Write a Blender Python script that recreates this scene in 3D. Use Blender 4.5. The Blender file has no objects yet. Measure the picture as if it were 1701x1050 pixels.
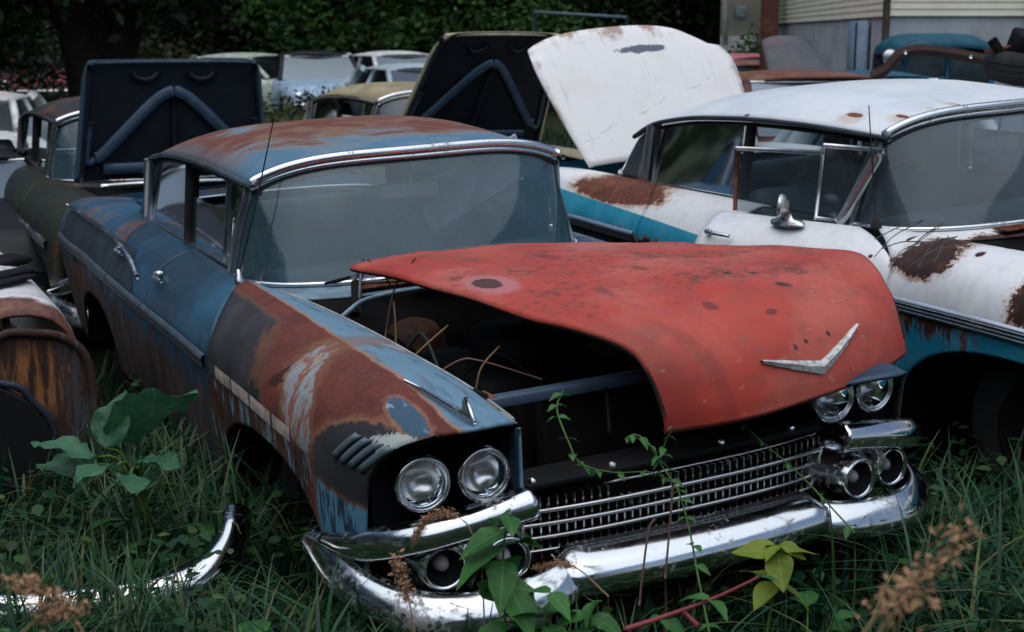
import bpy, bmesh, math, random
import numpy as np
from mathutils import Vector, Matrix, Euler, noise as mnoise
R = math.radians
PI = math.pi
sc = bpy.context.scene
col = sc.collection
random.seed(7)
RNG = np.random.default_rng(11)

# ------------------------------------------------------------------ camera
cd = bpy.data.cameras.new('camera')
cam = bpy.data.objects.new('camera', cd)
col.objects.link(cam)
cd.lens = 50.0; cd.sensor_width = 36.0; cd.sensor_fit = 'HORIZONTAL'
cd.clip_start = 0.05; cd.clip_end = 600
CAM_H = 1.80; PITCH = math.atan((525 - 60) / 2362.0)
cam.location = (0, 0, CAM_H)
cam.rotation_euler = (PI / 2 - PITCH, 0, 0)
cd.dof.use_dof = True; cd.dof.focus_distance = 4.6; cd.dof.aperture_fstop = 5.0
sc.camera = cam

# ------------------------------------------------------------------ sky, sun, exposure
SUN_EL, SUN_AZ = R(76), R(190)        # azimuth measured clockwise from +Y (north)
w = bpy.data.worlds.new('World'); sc.world = w; w.use_nodes = True
nt = w.node_tree; bg = nt.nodes['Background']
sky = nt.nodes.new('ShaderNodeTexSky'); sky.sky_type = 'NISHITA'; sky.sun_disc = False
sky.sun_elevation = SUN_EL; sky.sun_rotation = SUN_AZ
sky.air_density = 1.0; sky.dust_density = 2.5; sky.ozone_density = 1.0
nt.links.new(sky.outputs[0], bg.inputs[0]); bg.inputs[1].default_value = 0.09
sl = bpy.data.lights.new('sun', 'SUN'); sun = bpy.data.objects.new('sun', sl); col.objects.link(sun)
sl.energy = 1.5; sl.angle = R(105); sl.color = (0.95, 0.995, 0.99)
sdir = Vector((math.sin(SUN_AZ) * math.cos(SUN_EL), math.cos(SUN_AZ) * math.cos(SUN_EL), math.sin(SUN_EL)))
sun.rotation_euler = sdir.to_track_quat('Z', 'Y').to_euler(); sun.location = sdir * 60
vs = sc.view_settings
vs.view_transform = 'Standard'; vs.look = 'None'; vs.exposure = 0.40; vs.gamma = 1.0
vs.use_curve_mapping = False
sc.render.engine = 'CYCLES'
sc.cycles.max_bounces = 6; sc.cycles.transparent_max_bounces = 12; sc.cycles.caustics_reflective = False; sc.cycles.caustics_refractive = False

# ------------------------------------------------------------------ object helpers
def tag(o, label=None, cat=None, group=None, kind=None):
    if label: o['label'] = label
    if cat: o['category'] = cat
    if group: o['group'] = group
    if kind: o['kind'] = kind
    return o

def empty(name, loc=(0, 0, 0), rot=(0, 0, 0), scale=1.0):
    o = bpy.data.objects.new(name, None); col.objects.link(o)
    o.location = loc; o.rotation_euler = rot; o.scale = (scale,) * 3
    o.empty_display_size = 0.2
    return o

class MB:
    """collects verts/faces; build() links ONE mesh object"""
    def __init__(s): s.v = []; s.f = []; s.n = 0
    def add(s, v, f):
        v = np.asarray(v, float).reshape(-1, 3)
        s.v.append(v); s.f += [tuple(i + s.n for i in q) for q in f]; s.n += len(v); return s
    def grid(s, P, closed_u=False, closed_v=False, flip=False):
        P = np.asarray(P, float); a, b = P.shape[:2]; F = []
        for i in range(a if closed_u else a - 1):
            for j in range(b if closed_v else b - 1):
                q = (i * b + j, ((i + 1) % a) * b + j, ((i + 1) % a) * b + (j + 1) % b, i * b + (j + 1) % b)
                F.append(q[::-1] if flip else q)
        return s.add(P.reshape(-1, 3), F)
    def box(s, c, d, M=None):
        c = np.array(c, float); d = np.array(d, float) / 2
        V = np.array([[x, y, z] for x in (-1, 1) for y in (-1, 1) for z in (-1, 1)], float) * d
        if M is not None: V = V @ np.array(M).T
        return s.add(V + c, [(0, 1, 3, 2), (4, 6, 7, 5), (0, 4, 5, 1), (2, 3, 7, 6), (0, 2, 6, 4), (1, 5, 7, 3)])
    def tube(s, pts, r, n=8, cap=True, flat=None):
        pts = np.asarray(pts, float); m = len(pts)
        rr = np.full(m, r) if np.isscalar(r) else np.asarray(r, float)
        T = np.gradient(pts, axis=0); T /= np.linalg.norm(T, axis=1)[:, None] + 1e-12
        up = np.array([0, 0, 1.0]) if abs(T[0, 2]) < .9 else np.array([1.0, 0, 0])
        rings = []
        x = np.cross(T[0], up); x /= np.linalg.norm(x)
        for i in range(m):
            x = x - T[i] * (x @ T[i]); x /= np.linalg.norm(x) + 1e-12
            y = np.cross(T[i], x)
            a = np.arange(n) * 2 * PI / n
            fx, fy = (1, 1) if flat is None else flat
            rings.append(pts[i] + rr[i] * (np.cos(a)[:, None] * x * fx + np.sin(a)[:, None] * y * fy))
        b = s.n
        s.grid(np.array(rings), closed_v=True)
        if cap:
            s.f.append(tuple(b + i for i in range(n))[::-1]); s.f.append(tuple(b + (m - 1) * n + i for i in range(n)))
        return s
    def lathe(s, prof, c, axis=(0, 0, 1), n=24, sx=1, sy=1):
        """prof: (radius, along axis)"""
        ax = Vector(axis).normalized(); q = Vector((0, 0, 1)).rotation_difference(ax).to_matrix()
        a = np.arange(n) * 2 * PI / n
        P = np.array([[[r * math.cos(t) * sx, r * math.sin(t) * sy, h] for t in a] for r, h in prof])
        P = P @ np.array(q).T + np.array(c, float)
        return s.grid(P, closed_v=True)
    def prism(s, poly, h0, h1, axis=2):
        """polygon in the two other axes extruded along axis"""
        n = len(poly); V = []
        for h in (h0, h1):
            for p in poly:
                q = list(p); q.insert(axis, h); V.append(q)
        F = [tuple(range(n))[::-1], tuple(range(n, 2 * n))] + [(i, (i + 1) % n, n + (i + 1) % n, n + i) for i in range(n)]
        return s.add(V, F)
    def sweep(s, path, prof, closed=False, up=(0, 0, 1)):
        """prof: list of (out, up) swept along path; out = horizontal normal to path"""
        path = np.asarray(path, float); T = np.gradient(path, axis=0); T /= np.linalg.norm(T, axis=1)[:, None] + 1e-12
        upv = np.array(up, float); N = np.cross(T, upv); N /= np.linalg.norm(N, axis=1)[:, None] + 1e-12
        U = np.cross(N, T)
        if callable(prof): P = [[path[i] + N[i] * a + U[i] * b for a, b in prof(i / (len(path) - 1))] for i in range(len(path))]
        else: P = [[path[i] + N[i] * a + U[i] * b for a, b in prof] for i in range(len(path))]
        return s.grid(np.array(P), closed_v=closed)
    def xform(s, M):
        M = np.array(M)
        s.v = [v @ M[:3, :3].T + M[:3, 3] for v in s.v]; return s
    def build(s, name, mat, parent=None, smooth=True, solid=0.0, bevel=0.0, offset=-1.0, sub=0, edge=None):
        me = bpy.data.meshes.new(name)
        V = np.concatenate(s.v) if s.v else np.zeros((0, 3))
        me.from_pydata(V.tolist(), [], s.f)
        me.validate()
        if smooth:
            me.polygons.foreach_set('use_smooth', [True] * len(me.polygons))
            if edge: me.set_sharp_from_angle(angle=R(edge))
        o = bpy.data.objects.new(name, me); col.objects.link(o)
        if mat: me.materials.append(mat)
        if parent: o.parent = parent
        if solid:
            m = o.modifiers.new('thick', 'SOLIDIFY'); m.thickness = solid; m.offset = offset
        if bevel:
            m = o.modifiers.new('bev', 'BEVEL'); m.width = bevel; m.segments = 2; m.limit_method = 'ANGLE'
        if sub:
            m = o.modifiers.new('sub', 'SUBSURF'); m.levels = sub; m.render_levels = sub
        return o

def herm(xs, ys, x):
    """smooth interpolation through keys (non-uniform Catmull-Rom); ys may be arrays"""
    xs = np.asarray(xs, float); ys = np.asarray(ys, float); x = np.atleast_1d(np.asarray(x, float))
    sh = ys.shape[1:]; Y = ys.reshape(len(xs), -1)
    m = np.gradient(Y, xs, axis=0) if len(xs) > 2 else np.repeat((Y[1:] - Y[:1]) / (xs[1] - xs[0]), 2, 0)
    i = np.clip(np.searchsorted(xs, x, 'right') - 1, 0, len(xs) - 2)
    h = xs[i + 1] - xs[i]; t = np.clip((x - xs[i]) / h, 0, 1)
    h = h[:, None]; t = t[:, None]
    o = (2*t**3 - 3*t**2 + 1) * Y[i] + (t**3 - 2*t**2 + t) * h * m[i] + (-2*t**3 + 3*t**2) * Y[i+1] + (t**3 - t**2) * h * m[i+1]
    return o.reshape((len(x),) + sh)

def curve_pts(P, n):
    P = np.asarray(P, float); return herm(np.linspace(0, 1, len(P)), P, np.linspace(0, 1, n))

def copy_tree(o, parent=None):
    c = o.copy(); col.objects.link(c); c.parent = parent
    for ch in list(o.children): copy_tree(ch, c)
    return c

def at_px(px, py, y):
    """world point seen at photograph pixel px,py at depth y"""
    c, s = math.cos(PITCH), math.sin(PITCH); a = (px - 850.5) / 2362; b = (525 - py) / 2362
    d = np.array([a, c + b * s, -s + b * c]); t = y / d[1]; return np.array([0, 0, CAM_H]) + d * t

# ------------------------------------------------------------------ material helpers (small node language)
class Sk:
    def __init__(s, nt, so): s.nt = nt; s.so = so
    def _m(s, op, o=None, c=None, clamp=False):
        n = s.nt.nodes.new('ShaderNodeMath'); n.operation = op; n.use_clamp = clamp
        for i, x in enumerate((s, o, c)):
            if x is None: continue
            if isinstance(x, Sk): s.nt.links.new(x.so, n.inputs[i])
            else: n.inputs[i].default_value = x
        return Sk(s.nt, n.outputs[0])
    def __add__(s, o): return s._m('ADD', o)
    __radd__ = __add__
    def __mul__(s, o): return s._m('MULTIPLY', o)
    __rmul__ = __mul__
    def __sub__(s, o): return s._m('SUBTRACT', o)
    def __rsub__(s, o): return (s * -1.0) + o
    def __truediv__(s, o): return s._m('DIVIDE', o)
    def __pow__(s, o): return s._m('POWER', o)
    def abs(s): return s._m('ABSOLUTE')
    def max(s, o): return s._m('MAXIMUM', o)
    def min(s, o): return s._m('MINIMUM', o)
    def clamp(s): return s._m('ADD', 0.0, clamp=True)
    def ss(s, a, b):
        """smooth step: 0 at a, 1 at b"""
        n = s.nt.nodes.new('ShaderNodeMapRange'); n.interpolation_type = 'SMOOTHSTEP'
        s.nt.links.new(s.so, n.inputs[0])
        if a <= b:
            n.inputs[1].default_value = a; n.inputs[2].default_value = b
            return Sk(s.nt, n.outputs[0])
        n.inputs[1].default_value = b; n.inputs[2].default_value = a; n.inputs[3].default_value = 1; n.inputs[4].default_value = 0
        return Sk(s.nt, n.outputs[0])

class Mt:
    def __init__(s, name):
        s.m = bpy.data.materials.new(name); s.m.use_nodes = True; s.nt = s.m.node_tree
        s.b = s.nt.nodes['Principled BSDF']
        s.tc = s.nt.nodes.new('ShaderNodeTexCoord'); s.P = Sk(s.nt, s.tc.outputs['Object'])
        s._s = None
    @property
    def xyz(s):
        if s._s is None:
            n = s.nt.nodes.new('ShaderNodeSeparateXYZ'); s.nt.links.new(s.P.so, n.inputs[0])
            s._s = [Sk(s.nt, o) for o in n.outputs]
        return s._s
    def scaled(s, sc_, off=(0, 0, 0)):
        n = s.nt.nodes.new('ShaderNodeMapping'); s.nt.links.new(s.P.so, n.inputs[0])
        n.inputs['Scale'].default_value = sc_; n.inputs['Location'].default_value = off; return Sk(s.nt, n.outputs[0])
    def noise(s, scale=5, detail=4, rough=.55, dist=0, P=None):
        n = s.nt.nodes.new('ShaderNodeTexNoise'); s.nt.links.new((P or s.P).so, n.inputs['Vector'])
        n.inputs['Scale'].default_value = scale; n.inputs['Detail'].default_value = detail
        n.inputs['Roughness'].default_value = rough; n.inputs['Distortion'].default_value = dist
        return Sk(s.nt, n.outputs[0])
    def vor(s, scale=5, P=None, feature='F1'):
        n = s.nt.nodes.new('ShaderNodeTexVoronoi'); n.feature = feature; s.nt.links.new((P or s.P).so, n.inputs['Vector'])
        n.inputs['Scale'].default_value = scale; return Sk(s.nt, n.outputs[0])
    def rnd(s):
        n = s.nt.nodes.new('ShaderNodeObjectInfo'); return Sk(s.nt, n.outputs['Random'])
    def mix(s, a, b, f):
        n = s.nt.nodes.new('ShaderNodeMix'); n.data_type = 'RGBA'
        for k, x in (('Factor', f), ('A', a), ('B', b)):
            so = [i for i in n.inputs if i.name == k and i.type == ('VALUE' if k == 'Factor' else 'RGBA')][0]
            if isinstance(x, Sk): s.nt.links.new(x.so, so)
            elif k == 'Factor': so.default_value = x
            else: so.default_value = (*x, 1)
        return Sk(s.nt, [o for o in n.outputs if o.type == 'RGBA'][0])
    def set(s, k, x):
        so = s.b.inputs[k]
        if isinstance(x, Sk): s.nt.links.new(x.so, so)
        elif isinstance(x, tuple): so.default_value = (*x, 1) if len(x) == 3 else x
        else: so.default_value = x
        return s
    def bump(s, h, strength=.3, dist=.01):
        n = s.nt.nodes.new('ShaderNodeBump'); n.inputs['Strength'].default_value = strength; n.inputs['Distance'].default_value = dist
        s.nt.links.new(h.so, n.inputs['Height']); s.nt.links.new(n.outputs[0], s.b.inputs['Normal']); return s
    def ell(s, cu, cw, ru, rw, axes=(0, 2), rag=.25, scale=9, soft=.12, ang=0):
        """ragged-edged patch, 1 inside: centre, radii on two object axes"""
        a, b = s.xyz[axes[0]] - cu, s.xyz[axes[1]] - cw
        if ang:
            c, sn = math.cos(ang), math.sin(ang); a, b = a * c + b * sn, b * c - a * sn
        d = ((a / ru) ** 2.0 + (b / rw) ** 2.0) ** .5
        d = d + (s.noise(scale, 5, .65) - .5) * (2 * rag) + (s.noise(scale * 4.3, 4, .7) - .5) * (1.5 * rag)
        return d.ss(1 + soft, 1 - soft)

RUST = (.155, .055, .036); RUST2 = (.30, .13, .055); RUSTD = (.035, .018, .014)
def rustcol(t):
    n = t.noise(14, 6, .65); n2 = t.noise(55, 3, .6)
    c = t.mix(RUST, RUST2, (n * .8 + n2 * .4).ss(.62, .85)); return t.mix(c, RUSTD, n2.ss(.58, .36) * n.ss(.6, .4) * .7)

def aged(name, base, rust=.35, alt=None, altamt=.5, rough=.42, speck=.3, dirt=.25, streak=True, extra=None, edge_rust=None, grain=3.0, coat=0.0):
    t = Mt(name); x, y, z = t.xyz
    n1 = t.noise(grain, 5, .6, .4)
    c = t.mix(base, tuple(a * .72 for a in base), t.noise(2.2, 4, .6).ss(.35, .7))
    if alt: c = t.mix(c, alt, t.noise(1.7, 6, .62, .6, P=t.scaled((1, 1, 1.6), (3, 1, 7))).ss(1 - altamt - .12, 1 - altamt + .12) * .85)
    rm = None
    if rust > 0:
        rm = (n1 * .7 + t.noise(26, 4, .7) * .3).ss(.80 - rust * .42, .84 - rust * .42)
        halo = (n1 * .7 + t.noise(26, 4, .7) * .3).ss(.74 - rust * .42, .84 - rust * .42)
        c = t.mix(c, t.mix(c, RUST2, .55), halo * .8)
        c = t.mix(c, rustcol(t), rm)
    if extra: c, rm = extra(t, c, rm)
    if speck: c = t.mix(c, (.03, .022, .02), t.noise(70, 2, .5).ss(.70, .76) * t.noise(4, 3).ss(.45, .65) * speck * 2.0)
    if dirt:
        d = t.noise(7, 6, .7, P=t.scaled((2.2, 2.2, .5))).ss(.45, .75) if streak else t.noise(7, 6, .7).ss(.45, .75)
        c = t.mix(c, (.045, .04, .035), d * dirt)
    t.set('Base Color', c)
    r0 = t.noise(9, 4) * .25 + (rough - .12)
    t.set('Roughness', (r0 + rm * .4).clamp() if rm is not None else r0)
    t.set('Specular IOR Level', .22)
    if coat: t.set('Coat Weight', coat); t.set('Coat Roughness', .25)
    h = t.noise(38, 4, .7) * .4
    if rm is not None: h = h * rm + rm * -.15
    t.bump(h + t.noise(120, 2) * .05, .35, .004)
    return t.m

def plain(name, c, rough=.6, metal=0.0, var=.25, scale=8, bump=0.15, spec=.25):
    t = Mt(name); n = t.noise(scale, 5, .6)
    t.set('Base Color', t.mix(tuple(a * (1 + var) for a in c), tuple(a * (1 - var) for a in c), n.ss(.3, .7)))
    t.set('Roughness', (n * .3 + (rough - .15)).clamp()); t.set('Metallic', metal); t.set('Specular IOR Level', spec)
    if bump: t.bump(t.noise(scale * 6, 3), bump, .003)
    return t.m

def chrome_mat(name, pit=.25, rough=.14, tint=(.62, .64, .66)):
    t = Mt(name); n = t.noise(5, 5, .65); p = t.noise(60, 3, .6)
    f = (n * .6 + p * .4).ss(.62 - pit * .25, .70 - pit * .1)
    c = t.mix(tint, (.10, .075, .06), f * .75)
    t.set('Base Color', c); t.set('Metallic', (f * -.7 + 1.0)); t.set('Roughness', (f * .45 + t.noise(18, 4) * .16 + (rough - .08)).clamp())
    t.bump(p * .6 + t.noise(6, 2) * .4, .10, .003); return t.m

def glass_mat(name, tint=(.55, .62, .64), haze=.18, hazecol=(.16, .21, .23), gloss=.06, glcol=(.92, .96, 1)):
    """old window glass: clear body, fresnel reflection, a scattering film of dust with sky reflection painted in"""
    m = bpy.data.materials.new(name); m.use_nodes = True; nt = m.node_tree; nt.nodes.clear()
    out = nt.nodes.new('ShaderNodeOutputMaterial')
    tr = nt.nodes.new('ShaderNodeBsdfTransparent'); tr.inputs[0].default_value = (*tint, 1)
    gl = nt.nodes.new('ShaderNodeBsdfGlossy'); gl.inputs['Roughness'].default_value = gloss; gl.inputs[0].default_value = (*glcol, 1)
    df = nt.nodes.new('ShaderNodeBsdfDiffuse'); df.inputs[0].default_value = (*hazecol, 1)
    fr = nt.nodes.new('ShaderNodeFresnel'); fr.inputs[0].default_value = 1.5
    a = nt.nodes.new('ShaderNodeMixShader'); b = nt.nodes.new('ShaderNodeMixShader')
    tc = nt.nodes.new('ShaderNodeTexCoord'); no = nt.nodes.new('ShaderNodeTexNoise'); no.inputs['Scale'].default_value = 3.5; no.inputs['Detail'].default_value = 6
    nt.links.new(tc.outputs['Object'], no.inputs['Vector'])
    mr = nt.nodes.new('ShaderNodeMapRange'); mr.inputs[1].default_value = .25; mr.inputs[2].default_value = .75; mr.inputs[3].default_value = haze * .6; mr.inputs[4].default_value = haze * 1.4
    nt.links.new(no.outputs[0], mr.inputs[0])
    nt.links.new(mr.outputs[0], a.inputs[0]); nt.links.new(tr.outputs[0], a.inputs[1]); nt.links.new(df.outputs[0], a.inputs[2])
    nt.links.new(fr.outputs[0], b.inputs[0]); nt.links.new(a.outputs[0], b.inputs[1]); nt.links.new(gl.outputs[0], b.inputs[2])
    nt.links.new(b.outputs[0], out.inputs[0]); return m

CHROME = chrome_mat('chrome', .34, .14)
CHROME_OLD = chrome_mat('pitted_chrome', .42, .2)
ALU = chrome_mat('ribbed_aluminium', .15, .3, (.55, .58, .62))
GALV = chrome_mat('grille_metal', .3, .25, (.5, .5, .5))
EMBLEM = plain('cast_emblem_metal', (.50, .50, .49), .45, .35, var=.35, scale=60, bump=.5)
BLACK = plain('black_metal', (.006, .006, .007), .7, spec=.15)
DARK = plain('dark_grime', (.010, .009, .008), .85, spec=.1)
RUBBER = plain('rubber', (.018, .018, .019), .75)
GASKET = plain('window_gasket', (.016, .017, .019), .6)
UPH = plain('seat_cloth', (.11, .15, .18), .85, scale=20)
DASH = plain('dash_paint', (.13, .16, .18), .6)
PLASTIC_PALE = plain('pale_plastic', (.34, .33, .35), .5)
CARDB = plain('visor_board', (.30, .33, .37), .8)
RUSTM = aged('rusted_steel', RUST, rust=.95, rough=.8, speck=.5)
GLASS_WS = glass_mat('windscreen_glass', tint=(.70, .77, .79), haze=.25, hazecol=(.12, .24, .30))  # blue haze colour is dust plus painted sky reflection
GLASS = glass_mat('window_glass', haze=.10)
GLASS_FAR = glass_mat('far_window_glass', tint=(.18, .22, .24), haze=.35, hazecol=(.10, .13, .15), gloss=.25, glcol=(.20, .23, .26))
LENS = glass_mat('headlamp_lens', tint=(.93, .94, .94), haze=.12, hazecol=(.42, .44, .44), gloss=.05)
REFLECTOR = chrome_mat('headlamp_reflector', .02, .22, (.85, .85, .85))
# ------------------------------------------------------------------ late-fifties sedan builder (local x rearward, y to its right side, z up)
US = np.array([.10, .30, .80, 1.30, 1.75, 2.1, 3.0, 3.7, 4.2, 4.8, 5.2])
CT = np.array([
 [(.512,.862),(.578,.908),(.70,.926),(.80,.905),(.87,.845),(.905,.76),(.90,.60),(.88,.46)],
 [(.538,.905),(.625,.944),(.73,.955),(.83,.925),(.912,.85),(.948,.745),(.945,.56),(.92,.40)],
 [(.562,.935),(.65,.962),(.74,.970),(.84,.942),(.930,.87),(.972,.75),(.97,.55),(.95,.30)],
 [(.575,.942),(.66,.970),(.745,.978),(.84,.955),(.935,.885),(.980,.76),(.975,.55),(.955,.30)],
 [(.615,.950),(.68,.974),(.75,.982),(.84,.96),(.940,.89),(.985,.765),(.98,.55),(.96,.30)],
 [(.690,.965),(.72,.980),(.77,.986),(.85,.96),(.940,.89),(.985,.768),(.98,.55),(.955,.28)],
 [(.700,.975),(.735,.988),(.79,.985),(.86,.957),(.940,.88),(.985,.765),(.98,.55),(.955,.28)],
 [(.700,.980),(.74,.992),(.80,.988),(.87,.96),(.942,.88),(.985,.77),(.98,.55),(.955,.28)],
 [(.64,.975),(.72,.992),(.80,.995),(.88,.97),(.945,.89),(.985,.78),(.98,.56),(.955,.29)],
 [(.58,.960),(.70,.978),(.80,.985),(.89,.962),(.945,.88),(.98,.77),(.975,.56),(.95,.32)],
 [(.52,.930),(.66,.948),(.78,.955),(.87,.932),(.92,.86),(.95,.76),(.945,.58),(.92,.42)]], float)
ARCH_F, ARCH_R = (1.10, .58, .655), (4.06, .44, .60)
def zbot(u):
    b = float(np.interp(u, [0, .55, .60, 4.6, 5.2], [.44, .44, .30, .28, .40]))
    for c, a, h in (ARCH_F, ARCH_R):
        d = abs(u - c) / a
        if d < 1: b = max(b, .28 + (h - .28) * (1 - d ** 2.4) ** (1 / 2.4))
    return b
def side_row(u, ts):
    c = herm(US, CT, u)[0]
    q = herm(np.linspace(0, 1, 8), c, ts)
    lo = ts > 5 / 7
    if lo.any():
        z5 = c[5, 1]; zb = min(zbot(u), z5 - .03)
        fr = (ts[lo] - 5 / 7) / (2 / 7); z = z5 + (zb - z5) * fr
        yy = herm([0, z5 - c[6, 1], z5 - c[7, 1]], [c[5, 0], c[6, 0], c[7, 0]], z5 - z)
        q[lo, 0] = yy; q[lo, 1] = z
    return q
UF = lambda t: herm(np.linspace(0, 1, 8), np.array([.15, .07, .02, .08, .18, .24, .27, .30]), t)   # leading edge of the wing
USEAM = lambda t: herm(np.linspace(0, 1, 8), np.array([2.10, 2.08, 2.03, 1.90, 1.76, 1.75, 1.75, 1.75]), t)
def panel_grid(u0, u1, nu=40, ntt=36, t0=0., t1=1., sgn=1):
    ts = np.linspace(t0, t1, ntt)
    a = u0(ts) if callable(u0) else np.full(ntt, u0); b = u1(ts) if callable(u1) else np.full(ntt, u1)
    P = np.zeros((nu, ntt, 3))
    ss = np.linspace(0, 1, nu)
    for j in range(ntt):
        for i in range(nu):
            u = a[j] + (b[j] - a[j]) * ss[i]
            q = side_row(u, ts[j:j + 1])[0]
            P[i, j] = (u, sgn * q[0], q[1])
    return P
def surf_y(u, z):
    ts = np.linspace(2 / 7, 1, 60); q = side_row(u, ts); return float(np.interp(-z, -q[:, 1], q[:, 0]))
_PG = {}
def side_panel(key, u0, u1, sgn, nu=40, ntt=36, t0=0., t1=1.):
    k = (key, nu, ntt)
    if k not in _PG: _PG[k] = panel_grid(u0, u1, nu, ntt, t0, t1, 1)
    P = _PG[k].copy(); P[..., 1] *= sgn
    return MB().grid(P, flip=(sgn < 0))

GU = [2.06, 2.4, 2.8, 3.2, 3.6, 3.9, 4.07]
GY = np.array([(.664, 1.340), (.678, 1.360), (.685, 1.370), (.685, 1.362), (.678, 1.332), (.666, 1.275), (.658, 1.205)])
def gut(u): return herm(GU, GY, u)
def crown(u): return np.interp(u, [2.0, 2.3, 2.8, 3.3, 3.8, 4.1], [.074, .098, .116, .112, .085, .05])
def roof_pt(u, t):
    g = gut(u)[0]; return np.array([u, g[0] * t, g[1] + float(crown(u)) * (1 - abs(t) ** 4)])
ROOF_F = lambda t: 2.06 + .05 * t ** 2
ROOF_R = lambda t: 3.86 + .20 * abs(t) ** 2.5
def sup(phi, n=2.6): return math.copysign(abs(math.sin(phi)) ** (2 / n), math.sin(phi)), max(math.cos(phi), 0) ** (2 / n)
def ws_base(phi):
    s, c = sup(phi); return np.array([2.22 - .43 * c, .735 * s, .978])
def ws_top(phi):
    s, c = sup(phi, 2.2); t = s * .985; p = roof_pt(2.065 + .05 * t * t, t); p[0] += .012 * (1 - c); p[2] -= .022; return p
def rw_base(phi):
    s, c = sup(phi); return np.array([4.13 + .36 * c, .66 * s, .985])
def rw_top(phi):
    s, c = sup(phi, 2.2); t = s * .97; p = roof_pt(float(ROOF_R(t)), t); p[2] -= .012; p[0] += .01; return p

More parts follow.
